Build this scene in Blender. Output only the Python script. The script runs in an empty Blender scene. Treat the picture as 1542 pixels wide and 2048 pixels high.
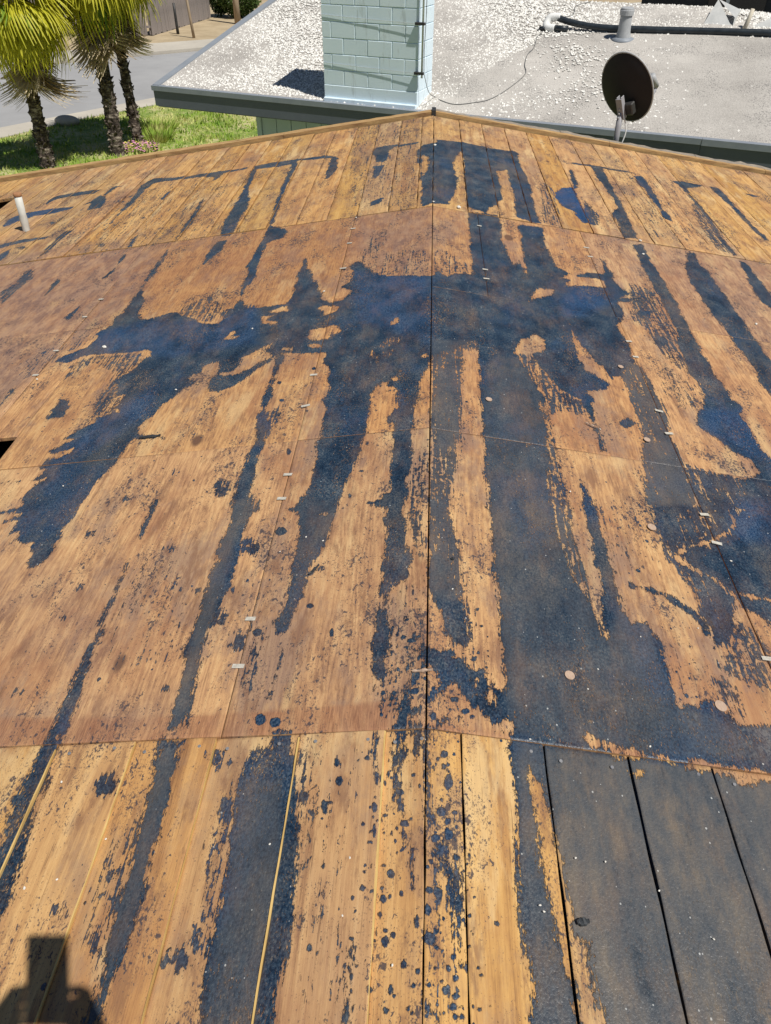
import bpy, bmesh, math, random
import numpy as np
from mathutils import Vector, Matrix, noise as mnoise
random.seed(7); rng = np.random.default_rng(11)
R = math.radians
scene = bpy.context.scene
COL = scene.collection

# ---------------------------------------------------------------- camera, sky, sun, exposure
cam = bpy.data.objects.new('camera', bpy.data.cameras.new('camera')); COL.objects.link(cam)
cam.location = (-0.038, 0, 1.42)
cam.rotation_euler = (R(90 - 39.2144), 0, R(3.0159))
cam.data.sensor_fit = 'HORIZONTAL'; cam.data.sensor_width = 36; cam.data.lens = 36 * 1500 / 1542
cam.data.clip_start = 0.02; cam.data.clip_end = 2000
scene.camera = cam

SUN_DIR = Vector((-0.37745, 0.31247, -0.87172)).normalized()      # the way the light travels
world = bpy.data.worlds.new('World'); scene.world = world; world.use_nodes = True
wn = world.node_tree
sky = wn.nodes.new('ShaderNodeTexSky'); sky.sky_type = 'NISHITA'; sky.sun_disc = False
sky.sun_elevation = math.asin(-SUN_DIR.z); sky.sun_rotation = math.atan2(-SUN_DIR.x, -SUN_DIR.y)
sky.air_density = 1.0; sky.dust_density = 0.2; sky.altitude = 1200; sky.ozone_density = 1.2
wn.links.new(sky.outputs[0], wn.nodes['Background'].inputs[0]); wn.nodes['Background'].inputs[1].default_value = 0.05
sl = bpy.data.lights.new('sun', 'SUN'); sl.energy = 5.0; sl.angle = R(0.53); sl.color = (1.0, 0.955, 0.88)
sun = bpy.data.objects.new('sun', sl); COL.objects.link(sun)
sun.rotation_euler = SUN_DIR.to_track_quat('-Z', 'Y').to_euler(); sun.location = (6, -6, 14)
vs = scene.view_settings; vs.view_transform = 'Standard'; vs.look = 'None'; vs.exposure = 0.04; vs.gamma = 1.0; vs.use_curve_mapping = False

# ---------------------------------------------------------------- helpers
def tag(o, label=None, cat=None, group=None, kind=None):
    for k, v in (('label', label), ('category', cat), ('group', group), ('kind', kind)):
        if v: o[k] = v
    return o
def empty(name, loc=(0, 0, 0), rz=0):
    o = bpy.data.objects.new(name, None); COL.objects.link(o); o.location = loc; o.rotation_euler = (0, 0, rz); o.empty_display_size = .2
    return o
def link(name, me, mat=None, parent=None):
    o = bpy.data.objects.new(name, me); COL.objects.link(o)
    if mat is not None and not me.materials: me.materials.append(mat)
    if parent: o.parent = parent
    return o
def mesh_np(name, V, F, smooth=False):
    me = bpy.data.meshes.new(name); V = np.asarray(V, dtype=np.float64).reshape(-1, 3)
    if isinstance(F, np.ndarray):
        n, k = F.shape
        me.vertices.add(len(V)); me.vertices.foreach_set('co', V.ravel())
        me.loops.add(n * k); me.loops.foreach_set('vertex_index', F.astype(np.int32).ravel())
        me.polygons.add(n); me.polygons.foreach_set('loop_start', np.arange(n, dtype=np.int32) * k)
    else:
        me.from_pydata([tuple(v) for v in V], [], F)
    me.update(calc_edges=True); me.validate()
    if smooth: me.shade_smooth()
    return me
class MB:
    """collects shapes, builds one mesh object"""
    def __init__(s): s.V = []; s.F = []
    def add(s, V, F):
        b = len(s.V); s.V += [tuple(v) for v in V]; s.F += [tuple(b + i for i in f) for f in F]; return s
    def box(s, c, d, M=None, ch=0.0):
        x, y, z = (k / 2 for k in d); c = Vector(c)
        if ch <= 0:
            V = [Vector((a * x, b * y, e * z)) for a in (-1, 1) for b in (-1, 1) for e in (-1, 1)]
            F = [(0, 1, 3, 2), (4, 6, 7, 5), (0, 4, 5, 1), (2, 3, 7, 6), (0, 2, 6, 4), (1, 5, 7, 3)]
        else:
            bm = bmesh.new(); bmesh.ops.create_cube(bm, size=1); bmesh.ops.scale(bm, vec=d, verts=bm.verts)
            bmesh.ops.bevel(bm, geom=bm.edges[:], offset=ch, segments=1, affect='EDGES', profile=.5)
            bm.verts.index_update(); V = [v.co.copy() for v in bm.verts]; F = [[v.index for v in f.verts] for f in bm.faces]; bm.free()
        if M is not None: V = [M @ v for v in V]
        return s.add([v + c for v in V], F)
    def tube(s, pts, rad, n=8, caps=True):
        P = [Vector(p) for p in pts]; rr = rad if isinstance(rad, (list, tuple)) else [rad] * len(P)
        V = []; F = []; up = Vector((0, 0, 1)); prev = None
        for i, p in enumerate(P):
            t = (P[min(i + 1, len(P) - 1)] - P[max(i - 1, 0)]).normalized()
            a = prev - t * prev.dot(t) if prev is not None else t.cross(up if abs(t.z) < .95 else Vector((1, 0, 0)))
            a.normalize(); prev = a; b = t.cross(a)
            for k in range(n):
                th = 2 * math.pi * k / n; V.append(p + (a * math.cos(th) + b * math.sin(th)) * rr[i])
        for i in range(len(P) - 1):
            for k in range(n): F.append((i * n + k, i * n + (k + 1) % n, (i + 1) * n + (k + 1) % n, (i + 1) * n + k))
        if caps: F.append(tuple(range(n))[::-1]); F.append(tuple((len(P) - 1) * n + k for k in range(n)))
        return s.add(V, F)
    def build(s, name, mat, parent=None, smooth=False):
        return link(name, mesh_np(name, s.V, s.F, smooth), mat, parent)

# ---------------------------------------------------------------- material helpers
class NT:
    def __init__(s, name):
        s.m = bpy.data.materials.new(name); s.m.use_nodes = True; s.t = s.m.node_tree
        s.b = s.t.nodes['Principled BSDF']
    def n(s, typ, **kw):
        nd = s.t.nodes.new('ShaderNode' + typ)
        for k, v in kw.items():
            if k.startswith('_'): setattr(nd, k[1:], v)
        return nd
    def put(s, sock, v):
        if isinstance(v, bpy.types.NodeSocket): s.t.links.new(v, sock)
        elif isinstance(v, (tuple, list)):
            v = tuple(v)
            if sock.type == 'RGBA' and len(v) == 3: v += (1,)
            sock.default_value = v
        else: sock.default_value = v
    def math(s, op, a, b=0.0, c=0.0, clamp=False):
        nd = s.n('Math', _operation=op, _use_clamp=clamp)
        for i, v in enumerate((a, b, c)): s.put(nd.inputs[i], v)
        return nd.outputs[0]
    def vmul(s, v, k):
        nd = s.n('VectorMath', _operation='MULTIPLY'); s.put(nd.inputs[0], v); s.put(nd.inputs[1], k); return nd.outputs[0]
    def vadd(s, v, k):
        nd = s.n('VectorMath', _operation='ADD'); s.put(nd.inputs[0], v); s.put(nd.inputs[1], k); return nd.outputs[0]
    def noise(s, vec, scale, detail=4, rough=.55, dist=0.0):
        nd = s.n('TexNoise'); s.put(nd.inputs['Vector'], vec); s.put(nd.inputs['Scale'], scale); s.put(nd.inputs['Detail'], detail)
        s.put(nd.inputs['Roughness'], rough); s.put(nd.inputs['Distortion'], dist); return nd.outputs['Fac']
    def voro(s, vec, scale, out='Distance', rnd=1.0):
        nd = s.n('TexVoronoi'); s.put(nd.inputs['Vector'], vec); s.put(nd.inputs['Scale'], scale); s.put(nd.inputs['Randomness'], rnd); return nd.outputs[out]
    def ss(s, v, a, b, lo=0.0, hi=1.0):
        nd = s.n('MapRange', _interpolation_type='SMOOTHSTEP'); s.put(nd.inputs[0], v); s.put(nd.inputs[1], a); s.put(nd.inputs[2], b); s.put(nd.inputs[3], lo); s.put(nd.inputs[4], hi); return nd.outputs[0]
    def lin(s, v, a, b, lo=0.0, hi=1.0):
        nd = s.n('MapRange'); s.put(nd.inputs[0], v); s.put(nd.inputs[1], a); s.put(nd.inputs[2], b); s.put(nd.inputs[3], lo); s.put(nd.inputs[4], hi); return nd.outputs[0]
    def mix(s, f, a, b, mode='MIX'):
        nd = s.n('MixRGB', _blend_type=mode); s.put(nd.inputs[0], f); s.put(nd.inputs[1], a); s.put(nd.inputs[2], b); return nd.outputs[0]
    def ramp(s, v, stops):
        nd = s.n('ValToRGB'); s.put(nd.inputs[0], v); cr = nd.color_ramp
        while len(cr.elements) < len(stops): cr.elements.new(.5)
        for e, (p, c) in zip(cr.elements, stops): e.position = p; e.color = tuple(c) + (1,)
        return nd.outputs[0]
    def attr(s, name):
        nd = s.n('Attribute', _attribute_name=name); return nd.outputs['Fac']
    def obj(s): return s.n('TexCoord').outputs['Object']
    def rnd(s): return s.n('ObjectInfo').outputs['Random']
    def out(s, color, rough=.7, bump=None, bs=.3, bd=.01, spec=.5, metal=0.0):
        s.put(s.b.inputs['Base Color'], color); s.put(s.b.inputs['Roughness'], rough); s.put(s.b.inputs['Specular IOR Level'], spec); s.put(s.b.inputs['Metallic'], metal)
        if bump is not None:
            nd = s.n('Bump'); s.put(nd.inputs['Strength'], bs); s.put(nd.inputs['Distance'], bd); s.put(nd.inputs['Height'], bump); s.t.links.new(nd.outputs[0], s.b.inputs['Normal'])
        return s.m
def simple(name, c1, c2, scale=8, rough=.7, bs=.2, bd=.004, spec=.4, metal=0.0, stretch=(1, 1, 1), detail=5):
    t = NT(name); v = t.vmul(t.obj(), stretch); f = t.noise(v, scale, detail)
    g = t.noise(v, scale * 6, 3); h = t.math('ADD', t.math('MULTIPLY', f, .7), t.math('MULTIPLY', g, .3))
    return t.out(t.ramp(h, [(.3, c1), (.7, c2)]), rough, h, bs, bd, spec, metal)

def deck_material(name, ply, end_red=False):
    t = NT(name); co = t.obj(); r = t.rnd()
    off = t.vmul(t.n('CombineXYZ').outputs[0], (1, 1, 1))
    cx = t.n('CombineXYZ'); t.put(cx.inputs[0], t.math('MULTIPLY', r, 37.0)); t.put(cx.inputs[1], t.math('MULTIPLY', r, 91.0)); t.put(cx.inputs[2], t.math('MULTIPLY', r, 13.0))
    lc = t.vadd(co, cx.outputs[0])
    m1 = t.noise(t.vmul(lc, (15, 6.5, 3)), 1.0, 8, .74)
    ck = t.noise(t.vmul(lc, (190, 5.5, 20)), 1.0, 4, .7, .3)
    if ply:
        g1 = t.noise(t.vmul(lc, (24, 2.6, 4)), 1.0, 6, .6, 1.6)
        w = t.n('TexWave', _wave_type='BANDS', _bands_direction='X'); t.put(w.inputs['Vector'], t.vmul(lc, (1.0, .17, 1))); t.put(w.inputs['Scale'], 19.0); t.put(w.inputs['Distortion'], 26.0); t.put(w.inputs['Detail'], 3.0); t.put(w.inputs['Detail Scale'], .45); t.put(w.inputs['Detail Roughness'], .6)
        fib = t.noise(t.vmul(lc, (300, 20, 30)), 1.0, 4, .75)
        g = t.math('ADD', t.math('ADD', t.math('MULTIPLY', m1, .46), t.math('MULTIPLY', g1, .26)), t.math('ADD', t.math('MULTIPLY', fib, .26), t.math('MULTIPLY', w.outputs['Fac'], .06)))
        col = t.ramp(g, [(.37, (.17, .080, .042)), (.465, (.365, .188, .083)), (.545, (.490, .268, .110)), (.65, (.585, .360, .158))])
    else:
        g1 = t.noise(t.vmul(lc, (30, 1.1, 4)), 1.0, 6, .6, .7)
        fib = t.noise(t.vmul(lc, (340, 8, 30)), 1.0, 4, .72)
        g = t.math('ADD', t.math('ADD', t.math('MULTIPLY', m1, .24), t.math('MULTIPLY', g1, .50)), t.math('MULTIPLY', fib, .26))
        col = t.ramp(g, [(.36, (.23, .112, .042)), (.45, (.435, .232, .076)), (.54, (.545, .315, .106)), (.65, (.63, .405, .162))])
    # piece-to-piece tint
    hs = t.n('HueSaturation'); t.put(hs.inputs['Hue'], t.lin(r, 0, 1, .494, .503)); t.put(hs.inputs['Saturation'], t.lin(t.math('FRACT', t.math('MULTIPLY', r, 7.3)), 0, 1, .90, 1.04)); t.put(hs.inputs['Value'], t.lin(t.math('FRACT', t.math('MULTIPLY', r, 17.7)), 0, 1, .88, 1.06)); t.put(hs.inputs['Color'], col)
    col = hs.outputs[0]
    # old staining left by the removed roofing: rust-red, grey-purple and pale patches
    b1 = t.noise(t.vmul(co, (2.8, 1.3, 1)), 1.0, 8, .72)
    col = t.mix(t.ss(b1, .48, .63, 0, .64 if ply else .48), col, (.290, .128, .062))
    b2 = t.noise(t.vadd(t.vmul(co, (3.6, 1.5, 1)), (7.1, 3.3, 0)), 1.0, 9, .76)
    col = t.mix(t.ss(b2, .48, .61, 0, .60 if ply else .42), col, (.205, .138, .110))
    b3 = t.noise(t.vadd(t.vmul(lc, (22, 6, 1)), (2.1, 5.3, 0)), 1.0, 7, .72)
    col = t.mix(t.ss(b3, .51, .64, 0, .62), col, (.185, .088, .048))
    pale = t.noise(t.vadd(t.vmul(lc, (7, 1.6, 1)), (1.7, 9.3, 0)), 1.0, 7, .68)
    col = t.mix(t.ss(pale, .53, .66, 0, .55), col, (.60, .41, .20) if ply else (.66, .475, .235))
    col = t.mix(t.math('MULTIPLY', t.attr('red'), .8), col, t.mix(t.ss(fib, .35, .65), (.17, .065, .033), (.36, .165, .080)))
    # knots
    kv = t.n('TexVoronoi'); t.put(kv.inputs['Vector'], t.vmul(lc, (1.0, .55, 0))); t.put(kv.inputs['Scale'], 3.1 if ply else 5.0)
    ks = t.n('SeparateColor'); t.t.links.new(kv.outputs['Color'], ks.inputs[0]); kr = t.math('MULTIPLY', ks.outputs[0], .075)
    kd = t.math('ADD', kv.outputs['Distance'], t.math('MULTIPLY', t.math('SUBTRACT', m1, .5), .05))
    col = t.mix(t.math('MULTIPLY', t.ss(t.math('SUBTRACT', kr, kd), -.03, .012), t.math('GREATER_THAN', ks.outputs[1], .62)), col, (.135, .068, .038))
    gmn = t.noise(t.vadd(t.vmul(co, (14, 6, 1)), (4.4, 9.1, 0)), 1.0, 8, .75)
    col = t.mix(t.math('MULTIPLY', t.attr('grime'), t.ss(gmn, .36, .60, .25, .95)), col, t.mix(t.ss(m1, .42, .58), (.165, .098, .080), (.30, .185, .125)))
    # grain checks
    col = t.mix(t.ss(ck, .60, .70, 0, .65), col, (.115, .055, .028))
    # dark flecks of old felt
    area = t.noise(t.vadd(t.vmul(co, (5.5, 2.8, 1)), (3.3, 1.1, 0)), 1.0, 6, .72)
    fl = t.noise(t.vmul(lc, (105, 66, 40)), 1.0, 5, .66, .5)
    fm = t.ss(t.math('SUBTRACT', fl, t.lin(area, .40, .64, .72, .500)), -.008, .022)
    fl2 = t.noise(t.vmul(lc, (290, 190, 60)), 1.0, 3, .6)
    fm2 = t.ss(t.math('SUBTRACT', fl2, t.lin(area, .38, .62, .70, .520)), -.01, .03)
    col = t.mix(t.math('MULTIPLY', fm2, .6), col, (.10, .060, .048))
    col = t.mix(t.math('MULTIPLY', fm, .88), col, (.048, .040, .048))
    # round drops flung from the mop
    sp = t.attr('splash')
    wob = t.n('TexNoise'); t.put(wob.inputs['Vector'], co); t.put(wob.inputs['Scale'], 90.0)
    wv = t.n('VectorMath', _operation='MULTIPLY_ADD'); t.put(wv.inputs[0], wob.outputs['Color']); t.put(wv.inputs[1], (.008, .008, 0)); t.put(wv.inputs[2], co)
    flat = t.vmul(wv.outputs[0], (1, .8, 0))
    drops = None
    for sc, k in ((34, .20), (75, .24)):
        vd = t.n('TexVoronoi'); t.put(vd.inputs['Vector'], flat); t.put(vd.inputs['Scale'], float(sc))
        sep = t.n('SeparateColor'); t.t.links.new(vd.outputs['Color'], sep.inputs[0])
        rad = t.math('MULTIPLY', t.math('MULTIPLY', sep.outputs[0], k), t.math('LESS_THAN', sep.outputs[1], t.math('MULTIPLY', sp, .9)))
        d = t.ss(t.math('SUBTRACT', rad, vd.outputs['Distance']), -.02, .02)
        d = t.math('MULTIPLY', d, t.math('GREATER_THAN', rad, .03))
        drops = d if drops is None else t.math('MAXIMUM', drops, d)
    # tar left in mopped bands: the stored distance to the band's edge, roughened
    tar = t.attr('tar')
    e1 = t.math('SUBTRACT', t.noise(t.vmul(co, (1, .55, 1)), 26, 6, .68), .5)
    e2 = t.math('SUBTRACT', t.noise(t.vmul(co, (230, 90, 30)), 1.0, 4, .65), .5)
    e0 = t.math('SUBTRACT', t.noise(t.vmul(co, (1, .6, 1)), 11, 5, .72), .5)
    e3 = t.math('SUBTRACT', t.noise(t.vmul(co, (130, 8, 10)), 1.0, 4, .65, .4), .5)
    d = t.math('ADD', tar, t.math('ADD', t.math('ADD', t.math('MULTIPLY', e0, .055), t.math('MULTIPLY', e3, .036)), t.math('ADD', t.math('MULTIPLY', e1, .050), t.math('MULTIPLY', e2, .040))))
    tm = t.ss(d, -.002, .0035)
    # worn-through flecks
    wf = t.noise(t.vmul(lc, (260, 95, 40)), 1.0, 5, .66)
    wa = t.noise(t.vadd(t.vmul(co, (5, 3, 1)), (11.3, 4.1, 0)), 1.0, 4, .65)
    wear = t.ss(t.math('SUBTRACT', wf, t.lin(wa, .38, .64, .70, .535)), -.006, .04)
    tm = t.math('MULTIPLY', tm, t.math('SUBTRACT', 1.0, t.math('MULTIPLY', t.math('MULTIPLY', wear, .62), t.math('SUBTRACT', 1.0, t.math('MULTIPLY', t.attr('aged'), .85)))))
    # dragged, streaky tar
    st = t.attr('streak')
    s1 = t.noise(t.vmul(co, (95, 5.5, 10)), 1.0, 5, .62, .8)
    s2 = t.noise(t.vmul(co, (75, 48, 10)), 1.0, 5, .7, .5)
    sn = t.math('ADD', t.math('MULTIPLY', s1, .52), t.math('MULTIPLY', s2, .48))
    sm = t.ss(t.math('SUBTRACT', t.lin(st, 0, 1, .40, .655), sn), -.008, .012)
    sm = t.math('MULTIPLY', sm, t.ss(st, .02, .08))
    dd = t.ss(t.math('ADD', t.attr('drop'), t.math('ADD', t.math('MULTIPLY', e1, .010), t.math('MULTIPLY', e2, .009))), -.0008, .0012)
    M = t.math('MAXIMUM', t.math('MAXIMUM', tm, t.math('MULTIPLY', sm, .95)), t.math('MAXIMUM', drops, dd))
    tn = t.noise(t.vmul(co, (9, 6, 1)), 1.0, 6, .65)
    tf = t.noise(t.vmul(lc, (200, 140, 40)), 1.0, 3, .6)
    tcol = t.ramp(t.math('ADD', t.math('MULTIPLY', tn, .5), t.math('MULTIPLY', tf, .5)), [(.40, (.004, .012, .027)), (.475, (.012, .029, .056)), (.545, (.029, .050, .076)), (.63, (.098, .115, .130))])  # blue raised to paint some sky reflection into the tar
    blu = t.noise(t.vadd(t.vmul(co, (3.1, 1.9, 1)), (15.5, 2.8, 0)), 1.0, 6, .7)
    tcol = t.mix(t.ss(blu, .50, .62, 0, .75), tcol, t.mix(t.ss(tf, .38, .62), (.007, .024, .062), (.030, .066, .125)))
    br = t.noise(t.vadd(t.vmul(co, (4, 2.2, 1)), (5.5, 8.8, 0)), 1.0, 8, .74)
    tcol = t.mix(t.ss(br, .49, .63, 0, .48), tcol, t.mix(t.ss(tf, .4, .6), (.044, .051, .060), (.105, .098, .086)))
    tk = t.noise(t.vmul(lc, (260, 120, 60)), 1.0, 3, .65)
    tcol = t.mix(t.ss(t.math('SUBTRACT', tk, t.lin(br, .35, .65, .68, .575)), 0, .05, 0, .5), tcol, (.20, .165, .125))
    tcol = t.mix(t.math('MULTIPLY', t.attr('fresh'), t.ss(tn, .36, .58, .45, 1.0)), tcol, t.mix(t.ss(tf, .4, .6), (.004, .030, .105), (.022, .085, .215)))  # glossier, fresher tar: its sky reflection is painted in as blue
    ag = t.attr('aged')
    gn = t.math('ADD', t.math('MULTIPLY', t.noise(t.vmul(co, (7, 2.6, 1)), 1.0, 9, .76), .55), t.math('ADD', t.math('MULTIPLY', t.noise(t.vmul(lc, (60, 17, 5)), 1.0, 6, .72), .27), t.math('MULTIPLY', tf, .18)))
    gcol = t.ramp(gn, [(.38, (.026, .036, .048)), (.45, (.062, .070, .080)), (.52, (.094, .093, .093)), (.60, (.140, .122, .102)), (.68, (.27, .23, .18))])
    gcol = t.mix(t.ss(tf, .45, .68, 0, .45), gcol, (.046, .058, .073))
    tcol = t.mix(ag, tcol, gcol)  # aged grey tar; close to the camera it also holds back the painted blue
    # grit sparkles
    vk = t.n('TexVoronoi'); t.put(vk.inputs['Vector'], t.vmul(co, (1, .8, 0))); t.put(vk.inputs['Scale'], 120.0)
    sk = t.n('SeparateColor'); t.t.links.new(vk.outputs['Color'], sk.inputs[0])
    gr = t.math('MULTIPLY', t.math('LESS_THAN', vk.outputs['Distance'], t.math('MULTIPLY', sk.outputs[0], .26)), t.math('GREATER_THAN', sk.outputs[1], t.lin(wa, .35, .7, .985, .88)))
    tcol = t.mix(t.math('MULTIPLY', gr, .85), tcol, (.42, .43, .42))
    thin = t.noise(t.vadd(t.vmul(co, (6, 2.6, 1)), (21.5, 3.7, 0)), 1.0, 8, .75)
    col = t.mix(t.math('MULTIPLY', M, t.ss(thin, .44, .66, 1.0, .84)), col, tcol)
    rough = t.math('ADD', t.lin(M, 0, 1, .78, .37), t.math('MULTIPLY', t.math('SUBTRACT', tf, .5), .25))
    h = t.math('ADD', t.math('MULTIPLY', g, .45), t.math('ADD', t.math('MULTIPLY', M, .85), t.math('MULTIPLY', t.math('MULTIPLY', M, tf), .40)))
    return t.out(col, rough, h, .75, .006, .45)
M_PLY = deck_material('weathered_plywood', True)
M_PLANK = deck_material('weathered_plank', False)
M_BARGE = simple('barge_wood', (.20, .10, .045), (.60, .40, .17), 5, .75, .4, .003, stretch=(1.2, 12, 6))
M_GREYWOOD = simple('grey_edge_wood', (.10, .09, .08), (.42, .35, .27), 7, .85, .5, .006, stretch=(2, 8, 8))
M_ATTIC = simple('attic_wood', (.05, .022, .010), (.10, .045, .02), 5, .9)
M_DARK = simple('dark_metal', (.02, .02, .02), (.05, .048, .046), 14, .5)
M_NAIL = simple('nail_steel', (.25, .25, .27), (.5, .49, .48), 60, .45, metal=.6)
M_PAPER = simple('paper_tab', (.30, .27, .22), (.62, .59, .52), 110, .8)
M_PLUG = simple('plug_wood', (.34, .23, .16), (.50, .37, .28), 60, .8, stretch=(3, 1, 1))
M_CHIP = simple('pale_chip', (.55, .52, .45), (.85, .82, .76), 50, .8)
M_TAR = simple('tar_scrap', (.015, .018, .022), (.05, .055, .06), 60, .6)
M_WALL = simple('house_wall_paint', (.40, .36, .28), (.50, .45, .36), 3, .85)
M_GALV = simple('pale_pipe_paint', (.44, .44, .40), (.68, .68, .63), 9, .6, stretch=(1, 1, .4))
M_RUST = simple('rusty_rim', (.22, .09, .04), (.45, .25, .12), 40, .8)

# ---------------------------------------------------------------- the tar bands, in roof plan coordinates (metres from the ridge, metres along it)
SKY_TINT='''0.95 0.823 5.443 0.909 5.571 1.007 5.628 1.001 5.431 1.003 5.179 1.01 4.948 0.98 4.759 0.922 4.792 0.892 4.951 0.849 5.027 0.801 5.173
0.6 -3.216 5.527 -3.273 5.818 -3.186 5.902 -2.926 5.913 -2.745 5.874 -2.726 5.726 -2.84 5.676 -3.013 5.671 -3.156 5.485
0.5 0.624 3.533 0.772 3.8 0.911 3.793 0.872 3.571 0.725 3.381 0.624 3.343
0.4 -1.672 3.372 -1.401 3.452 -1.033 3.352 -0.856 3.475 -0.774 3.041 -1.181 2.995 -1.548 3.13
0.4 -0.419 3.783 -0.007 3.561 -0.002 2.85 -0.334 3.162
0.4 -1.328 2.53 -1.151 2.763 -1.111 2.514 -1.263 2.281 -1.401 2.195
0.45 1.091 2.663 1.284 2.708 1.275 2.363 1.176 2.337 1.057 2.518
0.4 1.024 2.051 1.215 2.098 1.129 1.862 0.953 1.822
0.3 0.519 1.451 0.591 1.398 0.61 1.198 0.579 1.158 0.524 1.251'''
GRIME='''0.8 -3.247 4.84 -2.06 4.843 -1.606 4.386 -1.586 3.749 -1.695 3.435 -1.782 3.152 -1.866 2.945 -1.984 2.523
0.7 -0.466 4.647 0.006 4.638 0.001 3.517 -0.37 3.811
0.35 0.006 4.638 0.217 4.626 0.199 3.601 0.009 3.521
0.45 1.261 4.506 2.141 4.743 1.577 3.173 1.436 3.652 1.293 4.136
0.4 -1.563 1.752 -0.986 1.597 -0.725 1.265 -0.873 1.166 -1.356 1.374
0.6 -0.879 1.125 -0.631 1.1 -0.606 1.013 -0.841 0.997
0.4 -0.132 1.22 -0.011 1.381 -0.006 1 -0.118 1.006
0.3 -3.757 6.644 -2.905 6.432 -2.499 5.726 -2.991 5.331
0.4 -0.772 7.713 -0.089 7.366 -0.074 4.667 -0.429 4.822
0.35 -0.227 0.684 -0.136 0.62 -0.102 0.422 -0.205 0.422'''
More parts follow.
